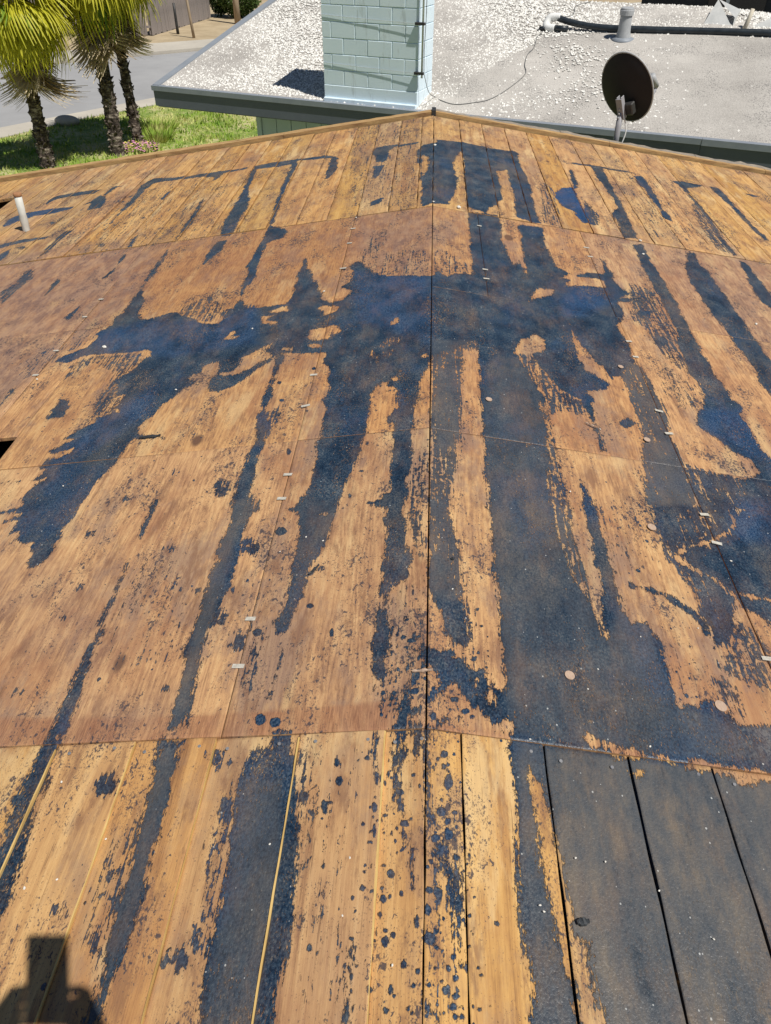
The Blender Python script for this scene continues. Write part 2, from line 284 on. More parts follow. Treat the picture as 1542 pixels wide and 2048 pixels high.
DROP='''-0.332 1.017 -0.335 1.01 -0.339 1.004 -0.348 1.003 -0.354 1.009 -0.36 1.018 -0.36 1.026 -0.352 1.031 -0.345 1.033 -0.335 1.027
-0.369 1.028 -0.371 1.018 -0.377 1.013 -0.385 1.012 -0.393 1.018 -0.396 1.029 -0.397 1.04 -0.391 1.045 -0.383 1.045 -0.376 1.04
-0.044 0.836 -0.044 0.831 -0.049 0.828 -0.053 0.83 -0.058 0.832 -0.06 0.836 -0.057 0.841 -0.054 0.843 -0.049 0.842 -0.046 0.84
-0.031 0.767 -0.031 0.761 -0.037 0.759 -0.043 0.759 -0.049 0.761 -0.051 0.767 -0.048 0.773 -0.044 0.775 -0.037 0.775 -0.033 0.773
-0.02 0.873 -0.02 0.869 -0.023 0.867 -0.026 0.868 -0.029 0.87 -0.031 0.873 -0.03 0.877 -0.026 0.879 -0.023 0.878 -0.02 0.876
-0.023 0.775 -0.024 0.773 -0.026 0.772 -0.029 0.772 -0.031 0.773 -0.031 0.775 -0.031 0.778 -0.029 0.779 -0.026 0.779 -0.024 0.778
0.021 0.555 0.02 0.548 0.015 0.544 0.008 0.545 0.002 0.547 -0.002 0.553 0.002 0.56 0.007 0.564 0.014 0.563 0.02 0.561
0.035 0.633 0.033 0.625 0.03 0.619 0.025 0.62 0.022 0.625 0.02 0.631 0.02 0.639 0.025 0.645 0.029 0.644 0.034 0.639
0.017 0.638 0.017 0.635 0.013 0.632 0.008 0.632 0.004 0.634 0.001 0.636 0.003 0.64 0.008 0.643 0.013 0.643 0.017 0.641
0.059 0.865 0.058 0.855 0.051 0.847 0.045 0.843 0.039 0.849 0.038 0.862 0.041 0.873 0.045 0.881 0.052 0.885 0.056 0.878
0.041 0.796 0.041 0.789 0.036 0.785 0.03 0.786 0.025 0.788 0.022 0.793 0.026 0.801 0.03 0.804 0.036 0.804 0.04 0.802
0.062 0.496 0.06 0.491 0.057 0.489 0.053 0.488 0.051 0.49 0.05 0.494 0.05 0.499 0.054 0.501 0.057 0.502 0.061 0.5
0.046 0.476 0.045 0.472 0.042 0.469 0.037 0.468 0.034 0.47 0.031 0.475 0.033 0.479 0.038 0.482 0.042 0.484 0.046 0.482
0.063 0.468 0.06 0.464 0.057 0.461 0.052 0.461 0.05 0.463 0.048 0.467 0.049 0.47 0.053 0.474 0.057 0.474 0.061 0.471
0.057 0.453 0.057 0.448 0.052 0.446 0.048 0.445 0.044 0.446 0.043 0.451 0.045 0.456 0.048 0.458 0.053 0.459 0.056 0.458
0.058 0.529 0.058 0.526 0.055 0.524 0.052 0.523 0.048 0.525 0.047 0.528 0.049 0.531 0.052 0.534 0.055 0.535 0.058 0.533
0.06 0.439 0.058 0.435 0.056 0.433 0.052 0.433 0.05 0.435 0.049 0.437 0.049 0.441 0.053 0.443 0.056 0.443 0.059 0.441
0.07 0.44 0.07 0.437 0.067 0.435 0.064 0.435 0.061 0.436 0.06 0.439 0.062 0.441 0.064 0.444 0.067 0.443 0.07 0.442
0.015 0.602 0.013 0.595 0.009 0.591 0.005 0.592 0.001 0.595 0.001 0.601 0.002 0.608 0.005 0.612 0.009 0.611 0.012 0.608
0.05 0.929 0.048 0.923 0.043 0.919 0.038 0.919 0.032 0.92 0.032 0.926 0.034 0.933 0.037 0.936 0.043 0.937 0.047 0.935
0.03 0.914 0.029 0.911 0.027 0.909 0.025 0.909 0.023 0.91 0.021 0.913 0.022 0.916 0.025 0.918 0.027 0.918 0.03 0.916
0.053 0.903 0.051 0.9 0.049 0.898 0.046 0.896 0.043 0.898 0.043 0.902 0.043 0.905 0.046 0.907 0.049 0.909 0.051 0.907
0.032 0.739 0.028 0.734 0.024 0.73 0.017 0.728 0.013 0.731 0.012 0.737 0.012 0.741 0.018 0.745 0.024 0.747 0.029 0.744
0.04 0.72 0.039 0.716 0.036 0.714 0.032 0.714 0.029 0.715 0.027 0.718 0.028 0.723 0.032 0.725 0.036 0.725 0.04 0.724
0.069 0.706 0.067 0.701 0.063 0.698 0.059 0.698 0.055 0.701 0.055 0.704 0.056 0.708 0.059 0.711 0.063 0.711 0.067 0.709
0.053 0.776 0.051 0.773 0.047 0.769 0.044 0.768 0.041 0.771 0.041 0.775 0.041 0.778 0.044 0.782 0.048 0.782 0.051 0.78
0.068 0.798 0.066 0.794 0.063 0.792 0.059 0.792 0.057 0.794 0.056 0.796 0.056 0.799 0.06 0.802 0.063 0.802 0.067 0.8
0.057 0.749 0.056 0.743 0.052 0.739 0.046 0.737 0.042 0.74 0.039 0.747 0.043 0.754 0.046 0.758 0.052 0.76 0.056 0.757
0.044 0.898 0.042 0.892 0.04 0.889 0.037 0.889 0.034 0.891 0.034 0.897 0.034 0.903 0.037 0.906 0.04 0.905 0.042 0.903
0.049 0.758 0.047 0.756 0.045 0.753 0.042 0.752 0.041 0.754 0.04 0.757 0.04 0.76 0.043 0.762 0.045 0.763 0.048 0.761
0.037 0.821 0.037 0.818 0.036 0.817 0.033 0.817 0.032 0.818 0.031 0.82 0.032 0.822 0.033 0.824 0.036 0.824 0.037 0.823
0.018 0.691 0.016 0.688 0.014 0.686 0.011 0.686 0.009 0.688 0.009 0.69 0.009 0.693 0.011 0.695 0.014 0.695 0.017 0.694
0.028 0.541 0.028 0.538 0.025 0.536 0.023 0.536 0.02 0.538 0.02 0.54 0.021 0.542 0.023 0.544 0.025 0.544 0.027 0.543
0.026 0.507 0.026 0.506 0.023 0.504 0.021 0.504 0.019 0.505 0.019 0.507 0.02 0.509 0.021 0.51 0.024 0.51 0.025 0.509
0.05 0.51 0.049 0.507 0.046 0.505 0.043 0.504 0.039 0.506 0.039 0.509 0.04 0.512 0.042 0.514 0.046 0.514 0.048 0.512
0.036 0.488 0.036 0.486 0.034 0.485 0.031 0.484 0.03 0.485 0.028 0.487 0.029 0.489 0.031 0.49 0.034 0.491 0.036 0.49
0.015 0.481 0.014 0.479 0.011 0.477 0.008 0.477 0.005 0.478 0.004 0.48 0.006 0.481 0.008 0.483 0.012 0.484 0.014 0.482
0.027 0.452 0.027 0.45 0.025 0.449 0.023 0.448 0.021 0.45 0.02 0.451 0.021 0.453 0.023 0.455 0.025 0.455 0.027 0.454
0.039 0.441 0.038 0.439 0.036 0.438 0.034 0.437 0.032 0.439 0.032 0.441 0.032 0.442 0.034 0.444 0.036 0.445 0.038 0.443
0.068 0.454 0.067 0.452 0.065 0.451 0.063 0.451 0.061 0.451 0.061 0.453 0.062 0.455 0.063 0.456 0.066 0.456 0.067 0.456
-0.054 0.668 -0.055 0.663 -0.06 0.66 -0.065 0.661 -0.069 0.664 -0.07 0.668 -0.069 0.674 -0.066 0.676 -0.06 0.675 -0.057 0.672
-0.108 0.639 -0.109 0.636 -0.112 0.634 -0.116 0.635 -0.119 0.636 -0.12 0.639 -0.119 0.643 -0.117 0.645 -0.113 0.644 -0.11 0.642
-0.061 0.548 -0.063 0.541 -0.065 0.539 -0.069 0.538 -0.071 0.541 -0.073 0.548 -0.073 0.554 -0.069 0.556 -0.066 0.557 -0.062 0.554
-0.027 0.511 -0.028 0.507 -0.031 0.504 -0.035 0.504 -0.039 0.507 -0.04 0.511 -0.038 0.515 -0.036 0.519 -0.032 0.519 -0.029 0.515
-0.053 0.441 -0.055 0.437 -0.058 0.436 -0.062 0.435 -0.065 0.437 -0.066 0.441 -0.066 0.444 -0.063 0.446 -0.059 0.446 -0.055 0.445
-0.07 0.622 -0.071 0.618 -0.074 0.615 -0.077 0.616 -0.08 0.619 -0.081 0.622 -0.08 0.626 -0.078 0.629 -0.074 0.628 -0.072 0.626
-0.076 0.594 -0.075 0.591 -0.077 0.589 -0.079 0.59 -0.081 0.592 -0.083 0.594 -0.082 0.598 -0.08 0.6 -0.078 0.599 -0.076 0.597
-0.049 0.558 -0.05 0.556 -0.051 0.554 -0.054 0.555 -0.056 0.557 -0.057 0.559 -0.057 0.561 -0.054 0.563 -0.052 0.562 -0.049 0.561
-0.064 0.567 -0.065 0.565 -0.067 0.564 -0.069 0.564 -0.071 0.565 -0.072 0.567 -0.072 0.569 -0.069 0.57 -0.067 0.57 -0.065 0.569
-0.119 0.915 -0.118 0.911 -0.122 0.909 -0.126 0.91 -0.13 0.912 -0.132 0.915 -0.13 0.919 -0.127 0.921 -0.123 0.92 -0.12 0.918
-0.174 0.863 -0.174 0.857 -0.177 0.853 -0.182 0.851 -0.187 0.856 -0.19 0.864 -0.188 0.87 -0.184 0.875 -0.18 0.876 -0.175 0.871
-0.119 0.489 -0.119 0.485 -0.121 0.483 -0.124 0.482 -0.126 0.484 -0.128 0.489 -0.126 0.494 -0.125 0.496 -0.122 0.496 -0.12 0.494
-0.118 0.469 -0.118 0.465 -0.12 0.464 -0.122 0.464 -0.123 0.466 -0.124 0.469 -0.123 0.472 -0.123 0.474 -0.121 0.473 -0.119 0.471
-0.048 0.471 -0.049 0.466 -0.051 0.463 -0.054 0.462 -0.057 0.465 -0.058 0.471 -0.057 0.477 -0.055 0.48 -0.052 0.481 -0.05 0.478
-0.083 0.473 -0.084 0.47 -0.087 0.468 -0.09 0.468 -0.093 0.47 -0.093 0.473 -0.093 0.475 -0.091 0.477 -0.088 0.477 -0.085 0.475
-0.082 0.564 -0.082 0.56 -0.083 0.557 -0.085 0.557 -0.086 0.56 -0.087 0.564 -0.087 0.568 -0.086 0.572 -0.084 0.572 -0.083 0.568
-0.101 0.727 -0.102 0.725 -0.105 0.724 -0.107 0.724 -0.11 0.725 -0.11 0.728 -0.11 0.73 -0.108 0.731 -0.105 0.731 -0.103 0.73
-0.097 0.801 -0.098 0.794 -0.101 0.789 -0.104 0.791 -0.106 0.795 -0.107 0.801 -0.107 0.808 -0.105 0.812 -0.102 0.811 -0.099 0.806
-0.096 0.751 -0.096 0.742 -0.098 0.738 -0.1 0.738 -0.101 0.742 -0.102 0.751 -0.103 0.761 -0.101 0.765 -0.099 0.765 -0.098 0.761
-0.007 0.581 -0.007 0.572 -0.01 0.568 -0.013 0.569 -0.016 0.573 -0.018 0.581 -0.016 0.59 -0.014 0.594 -0.01 0.593 -0.008 0.589
-0.074 0.879 -0.074 0.875 -0.076 0.872 -0.078 0.871 -0.081 0.874 -0.082 0.879 -0.081 0.883 -0.079 0.886 -0.077 0.887 -0.074 0.884
-0.081 0.858 -0.081 0.854 -0.082 0.852 -0.084 0.852 -0.086 0.854 -0.087 0.858 -0.087 0.862 -0.085 0.864 -0.083 0.864 -0.081 0.862
-0.074 0.786 -0.075 0.783 -0.077 0.782 -0.081 0.782 -0.084 0.783 -0.086 0.786 -0.085 0.788 -0.082 0.789 -0.078 0.789 -0.074 0.788
-0.072 0.684 -0.072 0.682 -0.076 0.68 -0.079 0.681 -0.083 0.682 -0.084 0.684 -0.082 0.687 -0.08 0.688 -0.076 0.687 -0.073 0.686
-0.074 0.642 -0.076 0.64 -0.077 0.639 -0.079 0.638 -0.081 0.64 -0.082 0.642 -0.082 0.644 -0.08 0.645 -0.078 0.646 -0.075 0.644
-0.048 0.708 -0.049 0.706 -0.05 0.705 -0.052 0.706 -0.053 0.706 -0.054 0.708 -0.054 0.71 -0.052 0.711 -0.051 0.71 -0.049 0.71
-0.036 0.716 -0.036 0.713 -0.039 0.712 -0.042 0.713 -0.044 0.714 -0.045 0.716 -0.044 0.719 -0.042 0.72 -0.039 0.719 -0.037 0.718
-0.059 0.626 -0.06 0.625 -0.061 0.624 -0.063 0.623 -0.064 0.625 -0.065 0.627 -0.065 0.628 -0.063 0.629 -0.061 0.63 -0.06 0.628
-0.098 0.681 -0.099 0.677 -0.1 0.674 -0.102 0.673 -0.104 0.677 -0.104 0.682 -0.104 0.686 -0.103 0.689 -0.101 0.69 -0.1 0.686
-0.109 0.67 -0.11 0.668 -0.111 0.667 -0.113 0.667 -0.114 0.668 -0.115 0.671 -0.115 0.673 -0.113 0.674 -0.111 0.674 -0.109 0.673
-0.099 0.823 -0.099 0.821 -0.101 0.82 -0.103 0.82 -0.105 0.821 -0.105 0.823 -0.105 0.825 -0.104 0.826 -0.102 0.826 -0.1 0.825
-0.1 0.779 -0.101 0.778 -0.102 0.777 -0.104 0.777 -0.105 0.778 -0.105 0.779 -0.105 0.781 -0.104 0.781 -0.102 0.782 -0.101 0.781
-0.053 0.757 -0.053 0.755 -0.054 0.754 -0.056 0.755 -0.057 0.755 -0.058 0.757 -0.057 0.759 -0.056 0.76 -0.054 0.759 -0.053 0.758
-0.062 0.747 -0.062 0.744 -0.063 0.742 -0.065 0.742 -0.067 0.744 -0.068 0.747 -0.067 0.75 -0.066 0.752 -0.064 0.752 -0.062 0.749
-0.079 0.749 -0.079 0.747 -0.08 0.746 -0.082 0.747 -0.083 0.748 -0.084 0.749 -0.083 0.751 -0.082 0.752 -0.08 0.751 -0.079 0.75
-0.104 0.75 -0.105 0.748 -0.107 0.747 -0.109 0.747 -0.11 0.748 -0.11 0.75 -0.11 0.752 -0.109 0.753 -0.107 0.752 -0.106 0.751
-0.12 0.766 -0.12 0.763 -0.123 0.762 -0.125 0.762 -0.127 0.764 -0.127 0.766 -0.127 0.768 -0.125 0.77 -0.123 0.769 -0.121 0.768
-0.017 0.693 -0.017 0.69 -0.02 0.689 -0.024 0.689 -0.027 0.69 -0.028 0.693 -0.026 0.695 -0.024 0.696 -0.02 0.696 -0.018 0.695
-0.019 0.443 -0.019 0.441 -0.022 0.44 -0.024 0.44 -0.026 0.441 -0.027 0.443 -0.026 0.445 -0.024 0.447 -0.022 0.447 -0.02 0.445
-0.013 0.437 -0.013 0.435 -0.015 0.434 -0.017 0.434 -0.019 0.435 -0.02 0.437 -0.019 0.439 -0.017 0.441 -0.015 0.441 -0.013 0.439
-0.069 0.429 -0.07 0.427 -0.071 0.427 -0.073 0.427 -0.074 0.427 -0.074 0.429 -0.074 0.43 -0.073 0.43 -0.071 0.43 -0.07 0.43
-0.111 0.506 -0.112 0.504 -0.113 0.503 -0.115 0.503 -0.117 0.504 -0.118 0.506 -0.118 0.508 -0.116 0.509 -0.113 0.509 -0.111 0.508
-0.11 0.448 -0.11 0.447 -0.111 0.446 -0.113 0.446 -0.114 0.446 -0.115 0.448 -0.114 0.449 -0.113 0.449 -0.112 0.45 -0.111 0.449
-0.123 0.551 -0.123 0.549 -0.125 0.547 -0.128 0.547 -0.13 0.549 -0.132 0.551 -0.131 0.552 -0.129 0.554 -0.126 0.554 -0.123 0.553
-0.19 0.683 -0.19 0.679 -0.191 0.676 -0.194 0.676 -0.197 0.679 -0.199 0.683 -0.198 0.687 -0.196 0.69 -0.193 0.691 -0.19 0.687
-0.199 0.806 -0.2 0.794 -0.202 0.789 -0.207 0.791 -0.21 0.796 -0.213 0.806 -0.214 0.818 -0.211 0.823 -0.206 0.821 -0.201 0.816
-0.189 0.815 -0.189 0.812 -0.193 0.811 -0.197 0.811 -0.201 0.812 -0.201 0.815 -0.2 0.818 -0.198 0.819 -0.194 0.818 -0.191 0.817
-0.185 0.907 -0.186 0.899 -0.188 0.895 -0.192 0.897 -0.195 0.901 -0.196 0.908 -0.197 0.916 -0.194 0.92 -0.191 0.918 -0.187 0.914
-0.242 0.831 -0.243 0.825 -0.247 0.82 -0.251 0.821 -0.256 0.826 -0.257 0.832 -0.257 0.838 -0.255 0.843 -0.249 0.842 -0.245 0.837
-0.195 0.536 -0.196 0.531 -0.199 0.529 -0.203 0.528 -0.207 0.53 -0.208 0.536 -0.208 0.54 -0.205 0.543 -0.201 0.544 -0.198 0.541
-0.016 0.816 -0.017 0.814 -0.019 0.813 -0.021 0.813 -0.023 0.815 -0.023 0.816 -0.023 0.819 -0.021 0.82 -0.019 0.82 -0.018 0.818
-0.005 0.499 -0.006 0.496 -0.007 0.494 -0.01 0.495 -0.012 0.497 -0.013 0.499 -0.012 0.503 -0.01 0.505 -0.008 0.504 -0.005 0.502
-0.114 0.442 -0.114 0.439 -0.115 0.437 -0.116 0.436 -0.117 0.438 -0.118 0.441 -0.118 0.444 -0.117 0.446 -0.116 0.447 -0.114 0.445
0.085 0.695 0.084 0.693 0.083 0.692 0.081 0.692 0.08 0.692 0.079 0.694 0.079 0.696 0.081 0.697 0.083 0.697 0.085 0.697
0.088 0.713 0.088 0.712 0.086 0.711 0.085 0.71 0.084 0.711 0.084 0.713 0.084 0.714 0.085 0.715 0.086 0.715 0.087 0.715
0.09 0.673 0.089 0.672 0.088 0.671 0.087 0.671 0.086 0.671 0.085 0.673 0.086 0.674 0.087 0.675 0.088 0.675 0.09 0.675
0.089 0.662 0.089 0.661 0.088 0.66 0.086 0.66 0.085 0.661 0.085 0.662 0.085 0.663 0.087 0.664 0.088 0.664 0.089 0.663
0.097 0.634 0.097 0.632 0.095 0.631 0.093 0.631 0.091 0.632 0.09 0.633 0.091 0.636 0.093 0.637 0.095 0.637 0.097 0.636
0.082 0.644 0.08 0.642 0.079 0.639 0.076 0.639 0.075 0.641 0.075 0.644 0.075 0.646 0.077 0.649 0.079 0.649 0.081 0.647
0.087 0.602 0.087 0.6 0.085 0.599 0.082 0.599 0.08 0.6 0.08 0.601 0.081 0.603 0.082 0.605 0.085 0.605 0.086 0.604
0.138 0.593 0.137 0.591 0.134 0.589 0.132 0.589 0.13 0.59 0.13 0.593 0.13 0.595 0.132 0.597 0.135 0.597 0.137 0.595
0.094 0.58 0.094 0.579 0.093 0.578 0.091 0.578 0.09 0.578 0.089 0.579 0.09 0.58 0.091 0.581 0.093 0.582 0.094 0.581
0.092 0.57 0.092 0.568 0.091 0.568 0.089 0.568 0.088 0.568 0.087 0.569 0.088 0.571 0.089 0.572 0.091 0.572 0.092 0.571
0.087 0.575 0.087 0.574 0.086 0.573 0.085 0.573 0.084 0.574 0.084 0.575 0.084 0.576 0.085 0.576 0.086 0.576 0.087 0.576
0.1 0.517 0.099 0.514 0.098 0.513 0.095 0.513 0.094 0.514 0.093 0.516 0.094 0.518 0.096 0.519 0.098 0.519 0.1 0.518
0.11 0.522 0.11 0.52 0.109 0.519 0.107 0.519 0.106 0.52 0.105 0.521 0.106 0.522 0.107 0.523 0.109 0.524 0.11 0.523
0.104 0.506 0.103 0.504 0.101 0.502 0.099 0.502 0.098 0.503 0.097 0.505 0.098 0.507 0.1 0.508 0.102 0.508 0.103 0.507
0.1 0.453 0.099 0.452 0.097 0.45 0.095 0.45 0.094 0.451 0.094 0.453 0.094 0.454 0.096 0.456 0.098 0.456 0.099 0.455
0.116 0.46 0.115 0.458 0.114 0.457 0.112 0.457 0.111 0.458 0.11 0.459 0.111 0.461 0.113 0.462 0.114 0.462 0.116 0.462
0.088 0.456 0.088 0.454 0.086 0.454 0.085 0.453 0.083 0.454 0.083 0.455 0.084 0.457 0.085 0.458 0.087 0.458 0.088 0.457
0.084 0.549 0.084 0.547 0.082 0.546 0.081 0.546 0.079 0.547 0.079 0.548 0.08 0.55 0.081 0.551 0.083 0.551 0.084 0.55
-0.052 1.255 -0.055 1.251 -0.058 1.248 -0.063 1.248 -0.067 1.251 -0.067 1.256 -0.067 1.26 -0.064 1.263 -0.059 1.263 -0.055 1.26
-0.023 1.242 -0.025 1.237 -0.033 1.235 -0.041 1.235 -0.05 1.239 -0.051 1.244 -0.048 1.248 -0.042 1.251 -0.033 1.25 -0.028 1.246
-0.012 1.252 -0.015 1.248 -0.019 1.246 -0.024 1.246 -0.027 1.249 -0.029 1.253 -0.029 1.256 -0.024 1.259 -0.019 1.259 -0.014 1.256
-0.038 1.219 -0.041 1.215 -0.046 1.213 -0.052 1.214 -0.057 1.217 -0.058 1.22 -0.058 1.224 -0.053 1.227 -0.047 1.225 -0.042 1.222
-0.024 1.21 -0.026 1.205 -0.028 1.204 -0.033 1.204 -0.035 1.206 -0.037 1.211 -0.037 1.215 -0.033 1.217 -0.029 1.216 -0.025 1.214
-0.07 1.083 -0.071 1.079 -0.074 1.076 -0.078 1.075 -0.08 1.079 -0.082 1.084 -0.082 1.088 -0.078 1.091 -0.075 1.091 -0.071 1.088
-0.094 1.087 -0.094 1.082 -0.097 1.079 -0.101 1.08 -0.105 1.084 -0.106 1.088 -0.104 1.092 -0.102 1.095 -0.098 1.095 -0.095 1.091
-0.067 1.119 -0.068 1.116 -0.072 1.113 -0.075 1.113 -0.079 1.116 -0.08 1.12 -0.079 1.123 -0.076 1.126 -0.072 1.125 -0.069 1.122
-0.016 1.087 -0.02 1.08 -0.024 1.078 -0.031 1.078 -0.036 1.081 -0.038 1.088 -0.038 1.095 -0.031 1.097 -0.025 1.097 -0.019 1.094
0.001 1.124 0.001 1.121 -0.002 1.119 -0.005 1.118 -0.007 1.121 -0.009 1.125 -0.007 1.128 -0.005 1.13 -0.002 1.13 0.001 1.128
-0.015 1.135 -0.016 1.124 -0.019 1.119 -0.023 1.117 -0.025 1.123 -0.028 1.136 -0.027 1.147 -0.023 1.152 -0.019 1.154 -0.016 1.148
0.029 1.159 0.026 1.152 0.023 1.148 0.018 1.148 0.014 1.151 0.013 1.156 0.013 1.163 0.018 1.167 0.023 1.167 0.027 1.164
0.099 1.046 0.098 1.042 0.092 1.039 0.086 1.037 0.08 1.038 0.079 1.043 0.082 1.048 0.086 1.051 0.093 1.053 0.097 1.051
0.113 1.033 0.11 1.029 0.106 1.026 0.101 1.026 0.098 1.028 0.097 1.03 0.097 1.034 0.102 1.037 0.106 1.037 0.11 1.035
0.077 1.075 0.075 1.069 0.069 1.066 0.061 1.064 0.055 1.066 0.051 1.071 0.053 1.077 0.061 1.081 0.069 1.082 0.077 1.081
0.132 1.224 0.131 1.221 0.129 1.218 0.126 1.217 0.124 1.219 0.122 1.222 0.124 1.225 0.126 1.228 0.129 1.229 0.132 1.227
0.124 1.203 0.123 1.198 0.117 1.194 0.111 1.192 0.106 1.194 0.104 1.199 0.107 1.204 0.112 1.208 0.118 1.211 0.122 1.208
0.113 1.212 0.111 1.209 0.11 1.207 0.107 1.207 0.106 1.208 0.104 1.211 0.105 1.214 0.108 1.217 0.11 1.216 0.112 1.215
0.144 1.314 0.143 1.31 0.139 1.308 0.136 1.308 0.132 1.308 0.132 1.311 0.134 1.315 0.136 1.317 0.14 1.317 0.142 1.316
0.136 1.37 0.134 1.366 0.132 1.364 0.128 1.363 0.126 1.364 0.126 1.368 0.126 1.373 0.129 1.375 0.132 1.376 0.135 1.375
0.149 1.18 0.149 1.177 0.146 1.174 0.142 1.174 0.139 1.176 0.138 1.178 0.14 1.182 0.143 1.184 0.146 1.184 0.149 1.183
-0.046 1.312 -0.048 1.309 -0.051 1.308 -0.054 1.308 -0.056 1.31 -0.057 1.313 -0.056 1.316 -0.054 1.317 -0.051 1.317 -0.048 1.315
-0.066 1.417 -0.067 1.414 -0.071 1.412 -0.075 1.412 -0.079 1.415 -0.081 1.418 -0.078 1.421 -0.075 1.423 -0.071 1.422 -0.068 1.42
-0.014 1.328 -0.017 1.325 -0.02 1.324 -0.025 1.325 -0.028 1.327 -0.03 1.329 -0.03 1.332 -0.025 1.333 -0.021 1.332 -0.016 1.33
0.098 1.171 0.095 1.166 0.091 1.164 0.086 1.164 0.082 1.165 0.082 1.168 0.082 1.172 0.086 1.175 0.091 1.175 0.096 1.174
0.056 1.081 0.054 1.078 0.051 1.076 0.048 1.076 0.045 1.077 0.045 1.079 0.045 1.082 0.048 1.084 0.051 1.084 0.054 1.083
0.023 1.021 0.023 1.012 0.019 1.008 0.015 1.008 0.011 1.011 0.008 1.018 0.011 1.027 0.015 1.032 0.019 1.031 0.023 1.028
0.06 1.045 0.059 1.042 0.057 1.04 0.053 1.039 0.05 1.041 0.048 1.043 0.05 1.045 0.053 1.048 0.057 1.048 0.06 1.047
-0.032 1.037 -0.033 1.031 -0.039 1.026 -0.044 1.026 -0.051 1.032 -0.051 1.038 -0.049 1.044 -0.046 1.049 -0.039 1.048 -0.035 1.043
-0.042 1.022 -0.043 1.014 -0.048 1.011 -0.053 1.01 -0.058 1.014 -0.059 1.023 -0.057 1.03 -0.054 1.034 -0.049 1.034 -0.045 1.03
-0.425 1.706 -0.427 1.696 -0.437 1.69 -0.448 1.688 -0.46 1.697 -0.463 1.711 -0.461 1.721 -0.455 1.728 -0.443 1.729 -0.434 1.72
-0.302 1.383 -0.302 1.377 -0.308 1.374 -0.315 1.376 -0.322 1.379 -0.324 1.385 -0.321 1.391 -0.317 1.394 -0.31 1.392 -0.305 1.389
-0.22 1.377 -0.222 1.374 -0.224 1.373 -0.228 1.373 -0.231 1.375 -0.231 1.378 -0.231 1.38 -0.229 1.382 -0.225 1.382 -0.223 1.379
-0.237 1.283 -0.237 1.275 -0.239 1.268 -0.243 1.266 -0.246 1.273 -0.25 1.284 -0.249 1.293 -0.246 1.3 -0.243 1.302 -0.239 1.294
-0.319 1.544 -0.319 1.543 -0.321 1.542 -0.322 1.543 -0.324 1.543 -0.325 1.545 -0.324 1.546 -0.323 1.546 -0.321 1.546 -0.32 1.545
-0.167 1.811 -0.17 1.805 -0.176 1.803 -0.184 1.805 -0.191 1.808 -0.192 1.814 -0.191 1.82 -0.185 1.823 -0.178 1.82 -0.171 1.817
-0.429 1.299 -0.428 1.292 -0.434 1.286 -0.442 1.285 -0.45 1.292 -0.456 1.301 -0.453 1.308 -0.447 1.313 -0.439 1.314 -0.431 1.308
-0.469 2.741 -0.47 2.731 -0.474 2.727 -0.479 2.729 -0.485 2.734 -0.486 2.745 -0.486 2.755 -0.483 2.759 -0.478 2.757 -0.473 2.752
-0.597 2.651 -0.599 2.645 -0.601 2.639 -0.608 2.641 -0.613 2.648 -0.617 2.656 -0.617 2.663 -0.612 2.667 -0.606 2.666 -0.599 2.659
-0.564 2.508 -0.566 2.502 -0.569 2.499 -0.576 2.499 -0.581 2.504 -0.586 2.512 -0.585 2.518 -0.579 2.521 -0.573 2.521 -0.566 2.516
-0.489 2.499 -0.489 2.496 -0.493 2.494 -0.5 2.495 -0.506 2.499 -0.51 2.503 -0.507 2.506 -0.502 2.508 -0.495 2.507 -0.489 2.503
-0.453 2.401 -0.453 2.397 -0.456 2.394 -0.461 2.395 -0.465 2.399 -0.469 2.404 -0.466 2.407 -0.463 2.409 -0.458 2.409 -0.454 2.405
-0.208 2.147 -0.209 2.138 -0.211 2.132 -0.215 2.134 -0.218 2.141 -0.219 2.149 -0.22 2.158 -0.217 2.164 -0.213 2.162 -0.21 2.155
-0.207 1.983 -0.211 1.98 -0.216 1.978 -0.223 1.979 -0.229 1.982 -0.23 1.986 -0.23 1.99 -0.224 1.992 -0.217 1.991 -0.211 1.988
-0.245 1.858 -0.246 1.849 -0.247 1.844 -0.25 1.846 -0.252 1.852 -0.254 1.859 -0.254 1.868 -0.252 1.873 -0.25 1.87 -0.247 1.865
-0.48 2.141 -0.481 2.128 -0.484 2.118 -0.489 2.12 -0.495 2.132 -0.497 2.144 -0.499 2.158 -0.496 2.168 -0.491 2.166 -0.485 2.154'''
